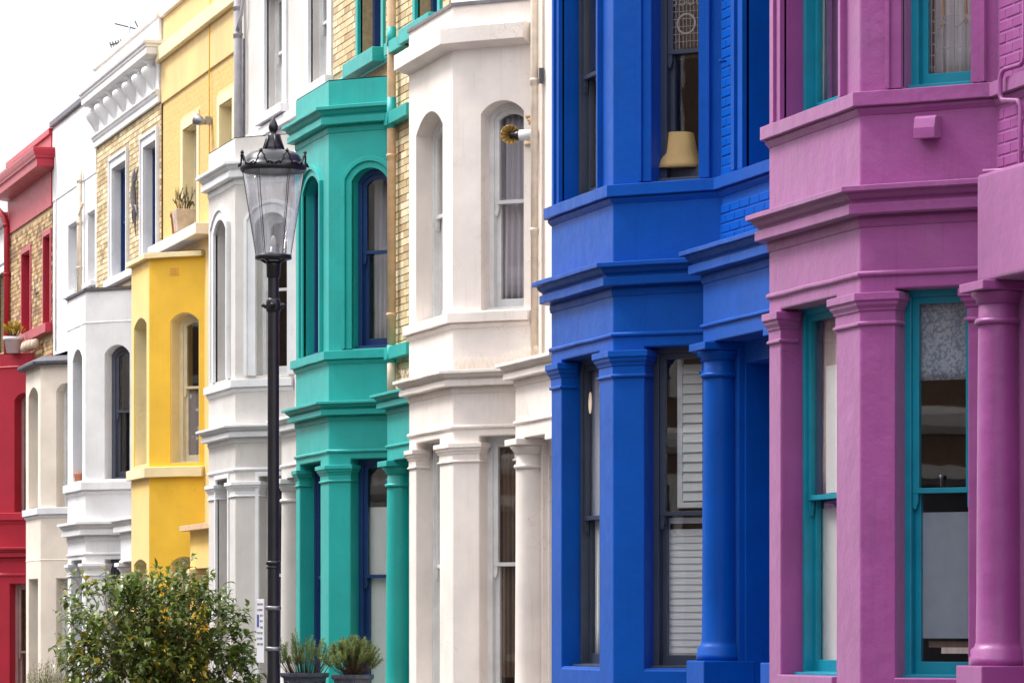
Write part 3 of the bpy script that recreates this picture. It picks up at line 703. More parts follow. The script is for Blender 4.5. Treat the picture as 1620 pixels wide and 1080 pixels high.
# leaded upper light
T = H.C; mb = MB(); wl = .185; ua, ub, za, zb = .405, .715, 4.57, 5.65
for k in range(9): seg(mb, T, (ua+.03+k*.032, za), (ua+.03+k*.032, zb), wl, .002)
for k in range(17): seg(mb, T, (ua, za+.05+k*.06), (ub, za+.05+k*.06), wl, .002)
for cz in (4.76, 5.2):
    for rr in (.082, .074):
        pts = [(.56+rr*math.cos(2*math.pi*i/24), cz+rr*math.sin(2*math.pi*i/24)) for i in range(25)]
        for p, q in zip(pts[:-1], pts[1:]): seg(mb, T, p, q, wl-.003, .0035)
for k in range(4):
    pts = [(.45+k*.075+.024*math.cos(2*math.pi*i/12), 4.93+.024*math.sin(2*math.pi*i/12)) for i in range(13)]
    for p, q in zip(pts[:-1], pts[1:]): seg(mb, T, p, q, wl-.003, .003)
wins = [o for o in H.root.children if o.name.split('.')[0] == 'window']
H.part('leading', mb, 'came', wins[4])
H.curtain(H.C, .36, .8, 4.5, 5.75, .3, 'c_brown', 'thin brown net behind the leaded light of the blue house', 4, .012)
H.curtain(H.F, .28, .85, 3.5, 5.75, .30, 'c_beige', 'pale curtain in the upper street-facing window of the blue house', 6, .02)
H.curtain(H.F, .22, .80, -.36, 2.2, .27, 'c_white', 'white curtain in the lower street-facing window of the blue house', 7, .02)
# table lamp on the sill
lx, ly, lz = H.C(.44, 3.62, .30)
lamp = empty('table_lamp', (H.s0+lx, ly, H.zg+H.zo+3.35)); tag(lamp, 'table lamp with flared honey-coloured shade inside the blue window', 'table lamp')
a = MB().lathe([(.21,.27),(.185,.31),(.145,.42),(.115,.56),(.113,.56),(.142,.42),(.182,.31),(.207,.27)], 20).build('lamp_shade', M['shade'], lamp)
MB().lathe([(.07,0),(.07,.02),(.02,.04),(.03,.12),(.018,.2),(.012,.3),(.01,.40),(0,.40)], 16).build('lamp_base', M['gold'], lamp)
# white louvred shutters
def shutter(h, T, u0, u1, z0, z1, w_, label, pitch=.078, tilt=76):
    o = empty('louvred_shutter', (h.s0, 0, h.zg)); tag(o, label, 'shutter', 'white shutters in the blue house')
    O = outline(u0, u1, z0, z1); fr = h.up(MB().ring(T, O, inset(O, .045), w_, w_+.03)).build('shutter_frame', M['shutter'], o, bev=.003)
    first = None; z = z0+.055
    while z+pitch < z1-.04:
        if first is None:
            mb = MB(); a = R(tilt)
            dz, dw = pitch*.51*math.sin(a), pitch*.51*math.cos(a)
            mb.add([T(u0+.04, dz, w_+.015+dw), T(u1-.04, dz, w_+.015+dw), T(u1-.04, -dz, w_+.015-dw), T(u0+.04, -dz, w_+.015-dw),
                    T(u0+.04, dz, w_+.022+dw), T(u1-.04, dz, w_+.022+dw), T(u1-.04, -dz, w_+.022-dw), T(u0+.04, -dz, w_+.022-dw)],
                   [(0,1,2,3),(7,6,5,4),(0,4,5,1),(1,5,6,2),(2,6,7,3),(3,7,4,0)])
            s_ = mb.build('slat', M['shutter'], o); first = s_
        else:
            s_ = bpy.data.objects.new('slat', first.data); COL.objects.link(s_); s_.parent = o
        s_.location = (0, 0, z+h.zo+pitch/2); z += pitch
    return o
shutter(H, H.C, .40, .80, .92, 2.18, .34, 'upper white louvred shutter in the blue corner window')
shutter(H, H.C, .30, .69, -.35, .84, .30, 'lower white louvred shutter in the blue corner window, nearer the pier', .055, 79)
shutter(H, H.C, .695, .80, -.35, .83, .305, 'narrow lower shutter leaf beside the blue column', .055, 79)
mb = MB(); mb.slab(H.F, [(.62+.045*math.cos(2*math.pi*i/20), 1.82+.09*math.sin(2*math.pi*i/20)) for i in range(20)], .152, .158)
H.thing('hanging_disc', mb, 'stonepot', 'small oval straw disc hanging in the blue front window', 'ornament')

# ------------------------------------------------------------------ three arched-bay houses: cream, teal, grey
def house_b(h, mat, trim, f, c, f1, c1, capmat=None, cornmat=None, top=9.3, topstyle='cornice', rv=.2):
    W, D = h.W, h.D; cm = cornmat or mat
    h.bay(h.bot, 2.2, f, c, mat, cap=False); h.bay(2.2, 5.70, f1, c1, mat, r=rv)
    h.sweep('window_sill', h.path, prof_sill(-1.0, -.865, .07), mat)
    h.capitals(1.48, 1.665, f, c, capmat or mat)
    h.sweep('string_course', h.path, prof_band(1.785, 1.825), cm)
    h.sweep('cornice', h.path, prof_cornice(2.12, 2.335, .15), cm)
    h.sweep('window_sill', h.path, prof_sill(2.715, 2.865, .06), cm)
    if topstyle == 'cornice': h.sweep('cornice', h.path, prof_cornice(5.15, 5.43, .15), cm)
    else: h.sweep('coping', h.path, [(-.04,5.27),(.02,5.29),(.12,5.325),(.137,5.33),(.137,5.475),(.12,5.485),(-.04,5.49)], cm)
H = House('terraced_house', 'cream house with arched white sashes and bird spikes on its cornice', -10.45, 1.64, .58, -2.25, 2.53, 9.2, 3); CR = H
f = op(.27, 1.16, -.86, 1.72); c = op(.28, .66, -.86, 1.72); f1 = op(.27, 1.27, 2.875, 4.66, .17); c1 = op(.30, .75, 2.875, 4.68, .11)
house_b(H, 'cream', 'cream', f, c, f1, c1, topstyle='coping', rv=.16)
mb = MB().sweep(H.path, prof_slab(5.69, 5.735, .02)); H.part('lead_capping', mb, 'lead', bev=.004)
mb = MB(); mb.add([(x, y, 5.72) for x, y in H.path], [(0,1,2,3)]); H.part('bay_roof', mb, 'lead')
H.shell([-1.2, 2.25, 5.6], 'cream', [H.bayhole(-1, 1.95), H.bayhole(2.6, 5.2), dict(u0=1.17, u1=2.0, z0=H.bot+.6, zs=1.5, rise=0, r=1.3), op(-1.0,0,6.06,7.6), op(1.2,2.1,6.06,7.6)])
for T, o in ((H.F, f), (H.C, c), (H.L, H.mirror(c))): H.window(T, o, 'white_wood', zm=.53)
for T, o in ((H.F, f1), (H.C, c1), (H.L, H.mirror(c1))): H.window(T, o, 'white_wood', r=.16, zm=3.87, fw=.045, sill='white_wood')
for o in (op(-1.0,0,6.06,7.6), op(1.2,2.1,6.06,7.6)): H.window(H.Mn, o, 'white_wood', r=.2)
H.porch(.36, .85, 2.45, 1.66, 2.12, 2.335, .95, 'cream', basez=-.85); H.door(1.17, 2.0, H.bot+.6, 1.5, 'door_dark')
H.pipe('downpipe', [(.96,.51,8.5),(.96,.51,2.4)], .036, 'pipe_cream', (7.5,5.9,4.9,3.55))
mb = MB(); mb.tube([(.86,.55,6),(.86,.55,3.1),(.80,.53,2.9),(.83,.54,2.5),(.78,.52,2.36)], .005, 6); mb.tube([(1.03,.56,6),(1.03,.56,2.4)], .005, 6)
mb.tube([(.62,.545,3.3),(.86,.55,3.3),(.86,.55,3.18)], .005, 6); H.part('cable', mb, 'pipe_cream')
mb = MB(); mb.box((1.03,.53,4.86),(1.055,.57,5.0)); H.part('junction_box', mb, 'slate')
mb = MB(); rg = random.Random(5)
segs = [((-1.64-.05,-.06), (-.04,-.06), 70), ((0,-.02), (.5,.45), 60), ((.80,.30), (2.0,.30), 60)]
for a, b, n in segs:
    for i in range(n):
        t = (i+rg.random()*.6)/n; x = a[0]+(b[0]-a[0])*t; y = a[1]+(b[1]-a[1])*t; z = 2.33; d = (rg.random()-.5)*.10
        mb.tube([(x, y, z), (x+d*.3, y+d-.01, z+.10+.02*rg.random())], .0014, 3)
H.part('bird_spikes', mb, 'pipe_cream', kind='stuff')
# flood lamp with brass shell on a white arm
bk_ = Vector((.9623,-.2722,0)); T = H.C; wl_ = empty('wall_lamp', (H.s0, 0, H.zg)); tag(wl_, 'brass shell-shaped lamp on a white arm beside the cream arched window', 'wall lamp')
p0 = Vector((.83,.60,4.43)); p1 = Vector((.72,.44,4.43)); dd = (p1-p0).normalized()
up_ = lambda mb: H.up(mb)
up_(MB().tube([p0, p1], .05, 14)).build('arm', M['white_wood'], wl_)
side = dd; p2 = p1+side*.05; p3 = Vector((.66,.365,4.44))
up_(MB().tube([p1-side*.01, p1+side*.02, p1.lerp(p3,.45), p1.lerp(p3,.7), p3], [.045,.045,.03,.03,.026], 12)).build('swivel', M['black_iron'], wl_)
rot = Vector((.96,-.28,-.05)).normalized().to_track_quat('Z', 'Y').to_matrix()
mb = MB(); n = 24; vs = [tuple(p3+rot @ Vector((0,0,-.03)))]; vs += [tuple(p3+rot @ Vector((.088*math.cos(2*math.pi*i/n), .088*math.sin(2*math.pi*i/n), .02+(.012 if i % 2 else -.004)))) for i in range(n)]
vs += [tuple(p3+rot @ Vector((.04*math.cos(2*math.pi*i/n), .04*math.sin(2*math.pi*i/n), (.005 if i % 2 else -.012)))) for i in range(n)]
fs = [(0, 1+n+i, 1+n+(i+1) % n) for i in range(n)]+[(1+n+i, 1+i, 1+(i+1) % n, 1+n+(i+1) % n) for i in range(n)]
mb.add(vs, fs); o = up_(mb).build('shell_reflector', M['gold'], wl_); sd = o.modifiers.new('t', 'SOLIDIFY'); sd.thickness = .006
mb = MB(); rg = random.Random(3)
for i in range(26):
    u, z = .84+rg.uniform(-.06,.04), 4.50+rg.choice((-1,1))*rg.uniform(.05,.13); s_ = rg.uniform(.012,.03)
    x, y, zz_ = T(u, z, 0); mb.lathe([(0,-s_*.6),(s_*.8,-s_*.4),(s_,0),(s_*.7,s_*.5),(0,s_*.6)], 6, (x, y, zz_))
H.part('expanding_foam', mb, 'pipe_tan')
H.curtain(H.C, .30, .56, 2.9, 4.78, .32, 'c_grey', 'grey curtain, left half, in the cream arched corner window', 4, .025)
H.curtain(H.C, .55, .80, 2.9, 4.78, .34, 'c_grey', 'grey curtain, right half, in the cream arched corner window', 4, .025)
H.curtain(H.F, .20, .8, 2.9, 4.8, .34, 'c_beige', 'beige curtain in the arched street-facing window of the cream house', 6, .02)
H.curtain(H.C, .32, .52, -.5, 1.7, .3, 'c_brown', 'brown curtain in the lower corner window of the cream house', 4, .025)
H.curtain(H.F, .18, .8, -.8, 1.7, .28, 'c_white', 'white curtain in the lower street-facing window of the cream house', 6, .02)

H = House('terraced_house', 'teal house with navy sash frames, arched hood moulds and yellow brick above', -15.53, 1.59, .58, -2.27, 2.82, 9.2, 4); TE = H
f = op(.19, 1.20, -.86, 1.72); c = op(.27, .73, -.86, 1.72); f1 = op(.38, 1.20, 2.875, 4.63, .16); c1 = op(.29, .73, 2.875, 4.63, .13)
house_b(H, 'teal', 'teal', f, c, f1, c1, rv=.12)
mb = MB(); mb.add([(x, y, 5.71) for x, y in H.path], [(0,1,2,3)]); H.part('bay_roof', mb, 'lead')
tw = [op(-1.0, .05, 6.06, 7.7), op(1.5, 2.4, 6.06, 7.7)]
H.shell([-1.2, 2.25, 5.6], 'mortar', [H.bayhole(-1, 1.95), H.bayhole(2.6, 5.2), dict(u0=1.4, u1=2.3, z0=H.bot+.6, zs=1.5, rise=0, r=1.3)]+tw, .14)
for T, o in ((H.F, f), (H.C, c), (H.L, H.mirror(c))): H.window(T, o, 'navy_wood', zm=.48)
for T, o in ((H.F, f1), (H.C, c1), (H.L, H.mirror(c1))):
    H.window(T, o, 'navy_wood', r=.12, zm=3.88, fw=.045, sill='navy_wood'); H.surround(T, o, [(0,.07,.014), (.07,.12,.04)], 'teal', name='hood_mould')
for o in tw:
    H.window(H.Mn, o, 'navy_wood', r=.14, fw=.08, st=.06); H.surround(H.Mn, o, [(0,.10,.03)], 'teal')
    mb = MB(); mb.box((o['u0']-.16, H.D-.16, 5.90), (o['u1']+.16, H.D+.02, 6.055)); H.part('window_sill', mb, 'teal', bev=.008)
mb = MB().sweep([(-2.24, .58), (2.8, .58)], prof_band(5.88, 6.02, .04)); H.part('string_course', mb, 'teal', bev=.004)
hol = [(-1.14,.19,5.86,7.85), (1.36,2.54,5.86,7.85), (-3,3,5.86,6.03)]
H.bricks(H.Mn, -2.25, 2.8, 5.72, 7.15, hol, 'brick_stock', True, .008)
H.bricks(H.Mn, -2.25, 2.8, 7.15+.07, 9.1, hol, 'brick_tone', False, .008)
H.bricks(H.Mn, .62, 2.7, 2.4, 5.7, [], 'brick_tone', False, .008)
H.porch(.36, 1.1, 2.72, 1.66, 2.12, 2.335, 1.175, 'teal', basez=-.85); H.door(1.4, 2.3, H.bot+.6, 1.5, 'navy_wood')
H.pipe('downpipe', [(.73,.50,9.0),(.73,.50,2.88)], .045, 'pipe_tan', (7.4,4.85,3.2))
H.pipe('downpipe', [(.73,.50,2.86),(.73,.50,2.34)], .0452, 'pipe_cream')
for z0_, z1_ in ((2.70,2.88), (5.13,5.45), (5.98,6.18)):
    H.part('pipe_sleeve', MB().tube([(.73,.50,z0_),(.73,.50,z1_)], .049, 14), 'teal')
for z0_ in (2.715, 5.15, 5.88):
    mb = MB(); mb.box((.55, .46, z0_+.02), (1.5, .585, z0_+.15)); H.part('wall_band', mb, 'teal', bev=.006)
H.curtain(H.C, .30, .55, 2.9, 4.7, .42, 'c_grey', 'grey curtain low in the arched teal corner window', 4, .03)
H.thing('window_blind', MB().slab(H.C, outline(.30, .76, -.85, 1.22), .28, .286), 'blind', 'white blind over most of the lower teal corner window', 'blind')
lx, ly, lz = H.C(.70, 3.5, .36); lamp = empty('table_lamp', (H.s0+lx, ly, H.zg+H.zo+2.95)); tag(lamp, 'table lamp with plain white shade inside the teal window', 'table lamp')
MB().lathe([(.13,.52),(.095,.82),(.092,.82),(.127,.52)], 20).build('lamp_shade', M['shade_w'], lamp)
MB().lathe([(.08,0),(.08,.02),(.03,.04),(.05,.15),(.05,.3),(.02,.45),(.012,.65),(0,.65)], 16).build('lamp_base', M['lead'], lamp)

H = House('terraced_house', 'pale grey house with bright white cornices and window surrounds', -20.41, 1.60, .58, -2.51, 2.60, 9.2, 5); GR = H
f = op(.5, 1.22, -.86, 1.72); c = op(.34, .72, -.86, 1.72); f1 = op(.42, 1.17, 2.9, 4.68, .14); c1 = op(.30, .74, 2.9, 4.68, .12)
house_b(H, 'grey', 'trim', f, c, f1, c1, capmat='trim', cornmat='trim', rv=.13)
mb = MB(); mb.add([(x, y, 5.71) for x, y in H.path], [(0,1,2,3)]); H.part('bay_roof', mb, 'lead')
tw = [op(-.95, .05, 6.12, 7.55), op(1.45, 2.4, 6.12, 7.55)]
H.shell([-1.2, 2.25, 5.6], 'grey', [H.bayhole(-1, 1.95), H.bayhole(2.6, 5.2), dict(u0=1.21, u1=2.1, z0=H.bot+.5, zs=1.5, rise=0, r=1.3)]+tw, .1)
for T, o in ((H.F, f), (H.C, c), (H.L, H.mirror(c))): H.window(T, o, 'white_wood', zm=.55); H.surround(T, o, [(0,.05,.02)], 'trim')
for T, o in ((H.F, f1), (H.C, c1), (H.L, H.mirror(c1))):
    H.window(T, o, 'white_wood', r=.13, zm=3.9, fw=.045); H.surround(T, o, [(0,.11,.03), (.11,.15,.05)], 'trim')
for o in tw:
    H.window(H.Mn, o, 'white_wood', r=.1, zm=6.83); H.surround(H.Mn, o, [(0,.2,.03)], 'trim')
    mb = MB(); mb.box((o['u0']-.22, H.D-.1, 6.0), (o['u1']+.22, H.D+.02, 6.11)); H.part('window_sill', mb, 'trim', bev=.008)
mb = MB(); mb.box((-2.2, H.D-.06, 5.86), (2.58, H.D+.02, 5.98)); H.part('string_course', mb, 'trim', bev=.008)
H.porch(.36, .9, 2.5, 1.66, 2.12, 2.335, .99, 'grey', basez=-.85, capmat='trim', cmat='trim'); H.door(1.21, 2.1, H.bot+.5, 1.5, 'door_dark')
mb = MB(); mb.box((.2,.3,.5),(.2,.3,.5))
H.pipe('downpipe', [(-2.26,.50,9.0),(-2.26,.50,4.2)], .052, 'pipe_grey', (7.62,7.28,5.4))
H.pipe('waste_pipe', [(-2.02,.54,8.6),(-2.02,.52,7.7),(-2.05,.50,7.5),(-2.2,.48,7.32)], .022, 'pipe_grey')
H.pipe('waste_pipe', [(-2.08,.53,7.2),(-2.08,.53,4.2)], .02, 'slate')

# ------------------------------------------------------------------ the yellow house
H = House('terraced_house', 'bright yellow house with plain bay and cream window reveals', -26.03, 1.33, .62, -2.33, 3.10, 8.36, 6); YE = H
f = op(.19, 1.14, -1.6, .78, .07); c = op(.34, .79, -1.6, .78, .09); f1 = op(.19, 1.14, 2.1, 3.96, .11); c1 = op(.34, .79, 2.1, 3.96, .11)
H.bay(H.bot, 1.95, f, c, 'yellow', cap=False, r=.2); H.bay(1.95, 4.80, f1, c1, 'yellow', r=.2)
for T, o in ((H.F, f1), (H.C, c1), (H.F, f), (H.C, c), (H.L, H.mirror(c1)), (H.L, H.mirror(c))):
    # cream painted reveal lining
    O = outline(o['u0']+.003, o['u1']-.003, o['z0']+.003, o['zs']-.003, o['rise']); H.part('reveal_lining', MB().ring(T, O, inset(O, .008), .012, .2), 'lemon')
    H.window(T, o, 'cream_wood', r=.2, zm=3.09 if o['z0'] > 0 else -.3, fw=.06)
H.sweep('window_sill', H.path, prof_slab(1.92, 2.06, .07), 'lemon', label='cream band of sill round the yellow bay')
H.sweep('capping', H.path, prof_slab(4.80, 4.875, .075), 'lemon')
mb = MB(); mb.add([(x, y, 4.88) for x, y in H.path], [(0,1,2,3)]); H.part('bay_roof', mb, 'lead')
tw = [op(-.80, .18, 5.2, 6.62), op(1.68, 2.5, 5.2, 6.62)]
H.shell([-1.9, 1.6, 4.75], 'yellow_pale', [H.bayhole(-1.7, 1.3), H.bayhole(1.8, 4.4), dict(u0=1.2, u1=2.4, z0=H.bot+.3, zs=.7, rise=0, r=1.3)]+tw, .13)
for o in tw:
    H.surround(H.Mn, o, [(0,.14,.022)], 'lemon'); H.window(H.Mn, o, 'cream_wood', r=.13)
    O = outline(o['u0']+.003, o['u1']-.003, o['z0']+.003, o['zs']-.003); H.part('reveal_lining', MB().ring(H.Mn, O, inset(O, .008), .002, .128), 'lemon')
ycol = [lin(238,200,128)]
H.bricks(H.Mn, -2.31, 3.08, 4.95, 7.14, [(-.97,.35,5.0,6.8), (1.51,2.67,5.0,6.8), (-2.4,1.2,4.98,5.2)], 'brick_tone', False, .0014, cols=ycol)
mb = MB(); mb.box((-2.32, H.D-.22, 5.03), (1.15, H.D+.02, 5.18)); H.part('window_sill', mb, 'ivory', bev=.01)
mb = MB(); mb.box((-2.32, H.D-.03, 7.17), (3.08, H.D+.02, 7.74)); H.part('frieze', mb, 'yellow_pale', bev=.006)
mb = MB(); mb.box((-2.36, H.D-.11, 7.74), (3.08, H.D+.02, 7.93)); H.part('string_course', mb, 'lemon', bev=.012)
mb = MB(); mb.box((-2.35, H.D-.05, 8.36), (3.1, H.D+.3, 8.43)); H.part('coping', mb, 'ivory', bev=.01)
mb = MB().tube([(1.12,.61,8.3),(1.12,.585,7.9),(1.12,.585,5.6)], .008, 6); H.part('cable', mb, 'yellow')
T = H.C; mb = MB().slab(T, outline(.33, .47, 4.57, 4.67), -.008, .005); va = H.part('air_brick', mb, 'yellow')
mb = MB()
for i in range(5):
    for k in range(3): mb.slab(T, outline(.342+i*.025, .357+i*.025, 4.582+k*.03, 4.60+k*.03), -.0095, -.007)
H.part('vent_hole', mb, 'terracotta', va)
H.porch(.38, .86, 3.0, .70, 1.15, 1.28, .99, 'yellow', basez=-1.8, capmat='lemon', cornice=False)
H.sweep('porch_cornice', [(.86, .6), (.86, .38), (3.0, .38)], prof_slab(1.19, 1.27, .12), 'pipe_tan'); H.door(1.2, 2.4, H.bot+.3, .7, 'door_dark')
fl = empty('flood_light', (H.s0, 0, H.zg)); tag(fl, 'small silver flood light on the upper wall of the yellow house', 'light')
H.up(MB().box((1.08,.53,6.45),(1.16,.605,6.55))).build('mount', M['steel'], fl); H.up(MB().lathe([(.02,-.1),(.06,-.02),(.075,.06),(.07,.06),(0,.03)], 14, (1.10,.46,6.50), rot=Vector((-.6,-.6,.35)).to_track_quat('Z','Y').to_matrix())).build('lamp_head', M['steel'], fl)
H.curtain(H.C, .62, .8, 2.15, 4.05, .34, 'c_pink', 'pink curtain in the yellow corner window', 4, .02)
H.curtain(H.C, .38, .78, 2.12, 3.08, .3, 'lace', 'lace half curtain across the lower pane of the yellow corner window', 5, .006)

# ------------------------------------------------------------------ the balustraded white house
H = House('terraced_house', 'white bayed house with brick upper floor and bulbous cornice consoles', -31.17, 1.61, .60, -2.56, 2.80, 8.44, 7); WH = H
f = op(.3, 1.3, -1.5, .92); c = op(.34, .78, -1.5, .92); f1 = op(.47, 1.33, 2.08, 3.86, .15); c1 = op(.34, .78, 2.08, 3.88, .13)
H.bay(H.bot, 1.3, f, c, 'white', cap=False); H.bay(1.3, 4.83, f1, c1, 'white', r=.2)
H.capitals(.68, .87, f, c, 'white'); H.sweep('string_course', H.path, prof_band(.98, 1.02), 'white'); H.sweep('cornice', H.path, prof_cornice(1.19, 1.48, .15), 'white')
H.sweep('window_sill', H.path, prof_sill(1.86, 2.05, .07), 'white'); H.sweep('string_course', H.path, prof_band(4.335, 4.36, .008), 'white')
H.sweep('capping', H.path, prof_slab(4.80, 4.845, .03), 'slate')
mb = MB(); mb.add([(x, y, 4.85) for x, y in H.path], [(0,1,2,3)]); H.part('bay_roof', mb, 'lead')
for T, o in ((H.F, f), (H.C, c), (H.L, H.mirror(c))): H.window(T, o, 'grey_wood', zm=-.3)
for T, o in ((H.F, f1), (H.C, c1), (H.L, H.mirror(c1))): H.window(T, o, 'grey_wood', r=.18, zm=3.05, fw=.06)
tw = [op(-1.1, .10, 5.1, 6.72), op(1.5, 2.5, 5.1, 6.72)]
H.shell([-1.9, 1.6, 4.75], 'mortar', [H.bayhole(-1.6, 1.1), H.bayhole(1.8, 4.5), dict(u0=1.1, u1=2.2, z0=H.bot+.3, zs=.7, rise=0, r=1.3)]+tw, .11)
mb = MB(); mb.box((.6, H.D-.03, H.bot), (1.08, H.D+.01, 4.84)); mb.box((2.22, H.D-.03, H.bot), (2.79, H.D+.01, 4.84)); mb.box((1.08, H.D-.03, .72), (2.22, H.D+.01, 4.84)); H.part('rendered_wall', mb, 'white')
for o in tw:
    H.window(H.Mn, o, 'navy_wood', r=.11); H.surround(H.Mn, o, [(0,.12,.03), (.12,.17,.055)], 'trim')
    O = outline(o['u0']+.003, o['u1']-.003, o['z0']+.003, o['zs']-.003); H.part('reveal_lining', MB().ring(H.Mn, O, inset(O, .008), .002, .108), 'trim')
H.bricks(H.Mn, -2.54, 2.78, 4.87, 7.2, [(-1.28,.28,5.0,6.9), (1.32,2.68,5.0,6.9), (-1.5,2.8,4.98,5.1)], 'brick_tone', False, .008)
mb = MB(); mb.box((-1.5, H.D-.09, 4.98), (2.78, H.D+.02, 5.09)); H.part('window_sill', mb, 'trim', bev=.008)
mb = MB(); mb.box((-2.55, H.D-.04, 7.22), (2.79, H.D+.02, 8.40)); H.part('frieze', mb, 'trim')
mb = MB().sweep([(-2.56, H.D-.04), (2.80, H.D-.04)], [(-.03,7.20),(.015,7.20),(.015,7.29),(.03,7.30),(.045,7.34),(.06,7.345),(.06,7.37),(-.03,7.385)]); H.part('frieze_moulding', mb, 'trim', bev=.004)
mb = MB().sweep([(-2.56, H.D-.04), (2.74, H.D-.04), (2.74, H.D+.3)], [(-.03,7.82),(.14,7.82),(.20,7.84),(.20,7.93),(.215,7.94),(.215,7.97),(.24,7.985),(.25,8.03),(-.03,8.045)]); H.part('cornice', mb, 'trim', bev=.004)
mb = MB(); mb.box((-2.58, H.D-.07, 8.38), (2.80, H.D+.3, 8.46)); H.part('coping', mb, 'ivory', bev=.01)
def console(x):
    mb = MB(); n = 12; rows = []
    P = [(7.39,.02,.03),(7.43,.05,.06),(7.50,.09,.09),(7.57,.14,.115),(7.63,.175,.13),(7.68,.185,.135),(7.715,.17,.125),(7.74,.13,.10),(7.752,.10,.08),(7.77,.105,.085),(7.79,.14,.12),(7.822,.16,.13)]
    vs = []; fs = []
    for z, d, wv in P:
        for i in range(n): a = math.pi*i/(n-1); vs.append((x+wv*math.cos(a), H.D-.035-d*math.sin(a)*1.0, z))
    for k in range(len(P)-1):
        for i in range(n-1): fs.append((k*n+i, k*n+i+1, (k+1)*n+i+1, (k+1)*n+i))
    mb.add(vs, fs, None, True); return H.part('console', mb, 'trim')
for k in range(7): console(-2.3+k*.79)
H.porch(.36, .9, 2.7, .86, 1.19, 1.48, .98, 'white', basez=-1.8); H.door(1.1, 2.2, H.bot+.3, .7, 'door_dark')
H.curtain(H.C, .60, .8, 2.1, 4.0, .32, 'c_rose', 'rose curtain at the side of the white arched corner window', 4, .02)
lz_ = empty('lizard_ornament', (H.s0+.12, 0, H.zg)); tag(lz_, 'dark metal lizard climbing the brick wall between two white windows', 'ornament')
b = [(.80,.55,6.50),(.80,.55,6.42),(.81,.545,6.36),(.80,.54,6.26),(.80,.535,6.14),(.82,.54,6.0),(.85,.55,5.9),(.83,.56,5.76),(.80,.565,5.64),(.83,.57,5.54)]
H.up(MB().tube(b, [.006,.026,.036,.028,.045,.04,.03,.02,.012,.004], 10)).build('body', M['lead'], lz_)
for sx, z in ((-1,6.27),(1,6.3),(-1,5.93),(1,5.97)):
    hgt = .12 if z > 6.1 else -.12
    mb = MB().tube([(.81,.55,z), (.81+sx*.12,.55,z+hgt*.2), (.81+sx*.16,.56,z+hgt), (.81+sx*.20,.57,z+hgt*1.4)], [.022,.018,.016,.01], 7)
    for k in (-1,0,1): mb.tube([(.81+sx*.19,.57,z+hgt*1.3), (.81+sx*.22+k*.03,.572,z+hgt*1.3+hgt*.35)], .006, 5)
    H.up(mb).build('leg', M['lead'], lz_)

# ------------------------------------------------------------------ the plain white house with cream bay
H = House('terraced_house', 'plain white rendered house with cream bay under a dark slate cap', -35.43, 1.52, .60, -2.57, 1.67, 8.10, 8); CW = H
f = op(.27, 1.26, -1.9, .69); c = op(.30, .66, -1.9, .69); f1 = op(.27, 1.26, 1.80, 3.58, .13); c1 = op(.30, .66, 1.80, 3.6, .12)
H.bay(H.bot, 1.0, f, c, 'ivory', cap=False); H.bay(1.0, 4.02, f1, c1, 'ivory', r=.2)
H.sweep('string_course', H.path, prof_band(.975, .99, .006), 'ivory'); H.sweep('window_sill', H.path, prof_sill(1.63, 1.80, .06), 'trim')
H.sweep('slate_eave', H.path, [(-.04,4.02),(.10,4.0),(.13,4.03),(.13,4.07),(-.04,4.16)], 'slate')
mb = MB(); mb.add([(-2.1,.62,4.30), (-1.5,.05,4.12), (-.02,.05,4.12), (.58,.62,4.30)], [(0,1,2,3)]); mb.add([(-2.12,.6,4.1), (-1.52,0,4.1), (0,0,4.1), (.6,.6,4.1)], [(0,1,2,3)]); H.part('bay_roof', mb, 'slate')
for T, o in ((H.F, f), (H.C, c), (H.L, H.mirror(c))): H.window(T, o, 'white_wood', zm=-.5)
for T, o in ((H.F, f1), (H.C, c1), (H.L, H.mirror(c1))): H.window(T, o, 'white_wood', r=.2, zm=2.75)
tw = [op(-1.05, -.02, 5.22, 6.3), op(.85, 1.5, 5.22, 6.3)]
H.shell([-2.2, 1.2, 4.1], 'white', [H.bayhole(-2, .85), H.bayhole(1.6, 3.8), dict(u0=.75, u1=1.5, z0=H.bot+.1, zs=.5, rise=0, r=1.3)]+tw, .12)
for o in tw:
    H.window(H.Mn, o, 'white_wood', r=.12); mb = MB(); mb.box((o['u0']-.1, H.D-.08, 5.14), (o['u1']+.08, H.D+.02, 5.215)); H.part('window_sill', mb, 'trim', bev=.006)
H.door(.75, 1.5, H.bot+.1, .5, 'door_dark')
mb = MB(); mb.box((-2.56, H.D-.012, 6.84), (1.66, H.D+.01, 8.0)); H.part('render_coat', mb, 'white', bev=.004)
mb = MB(); mb.box((-2.58, H.D-.06, 8.05), (1.67, H.D+.3, 8.14)); H.part('coping', mb, 'lead', bev=.008)
H.pipe('downpipe', [(.50,.53,7.0),(.50,.53,5.0)], .04, 'pipe_cream', (6.85,6.2,5.5))
H.pipe('waste_pipe', [(.2,.52,6.36),(.48,.52,6.30),(.9,.52,6.45)], .022, 'pipe_cream')
mb = MB().tube([(-2.35,.595,7.9),(-2.3,.59,7.3),(-2.2,.585,6.8),(-2.22,.585,4.4)], .012, 6); H.part('cable', mb, 'white')

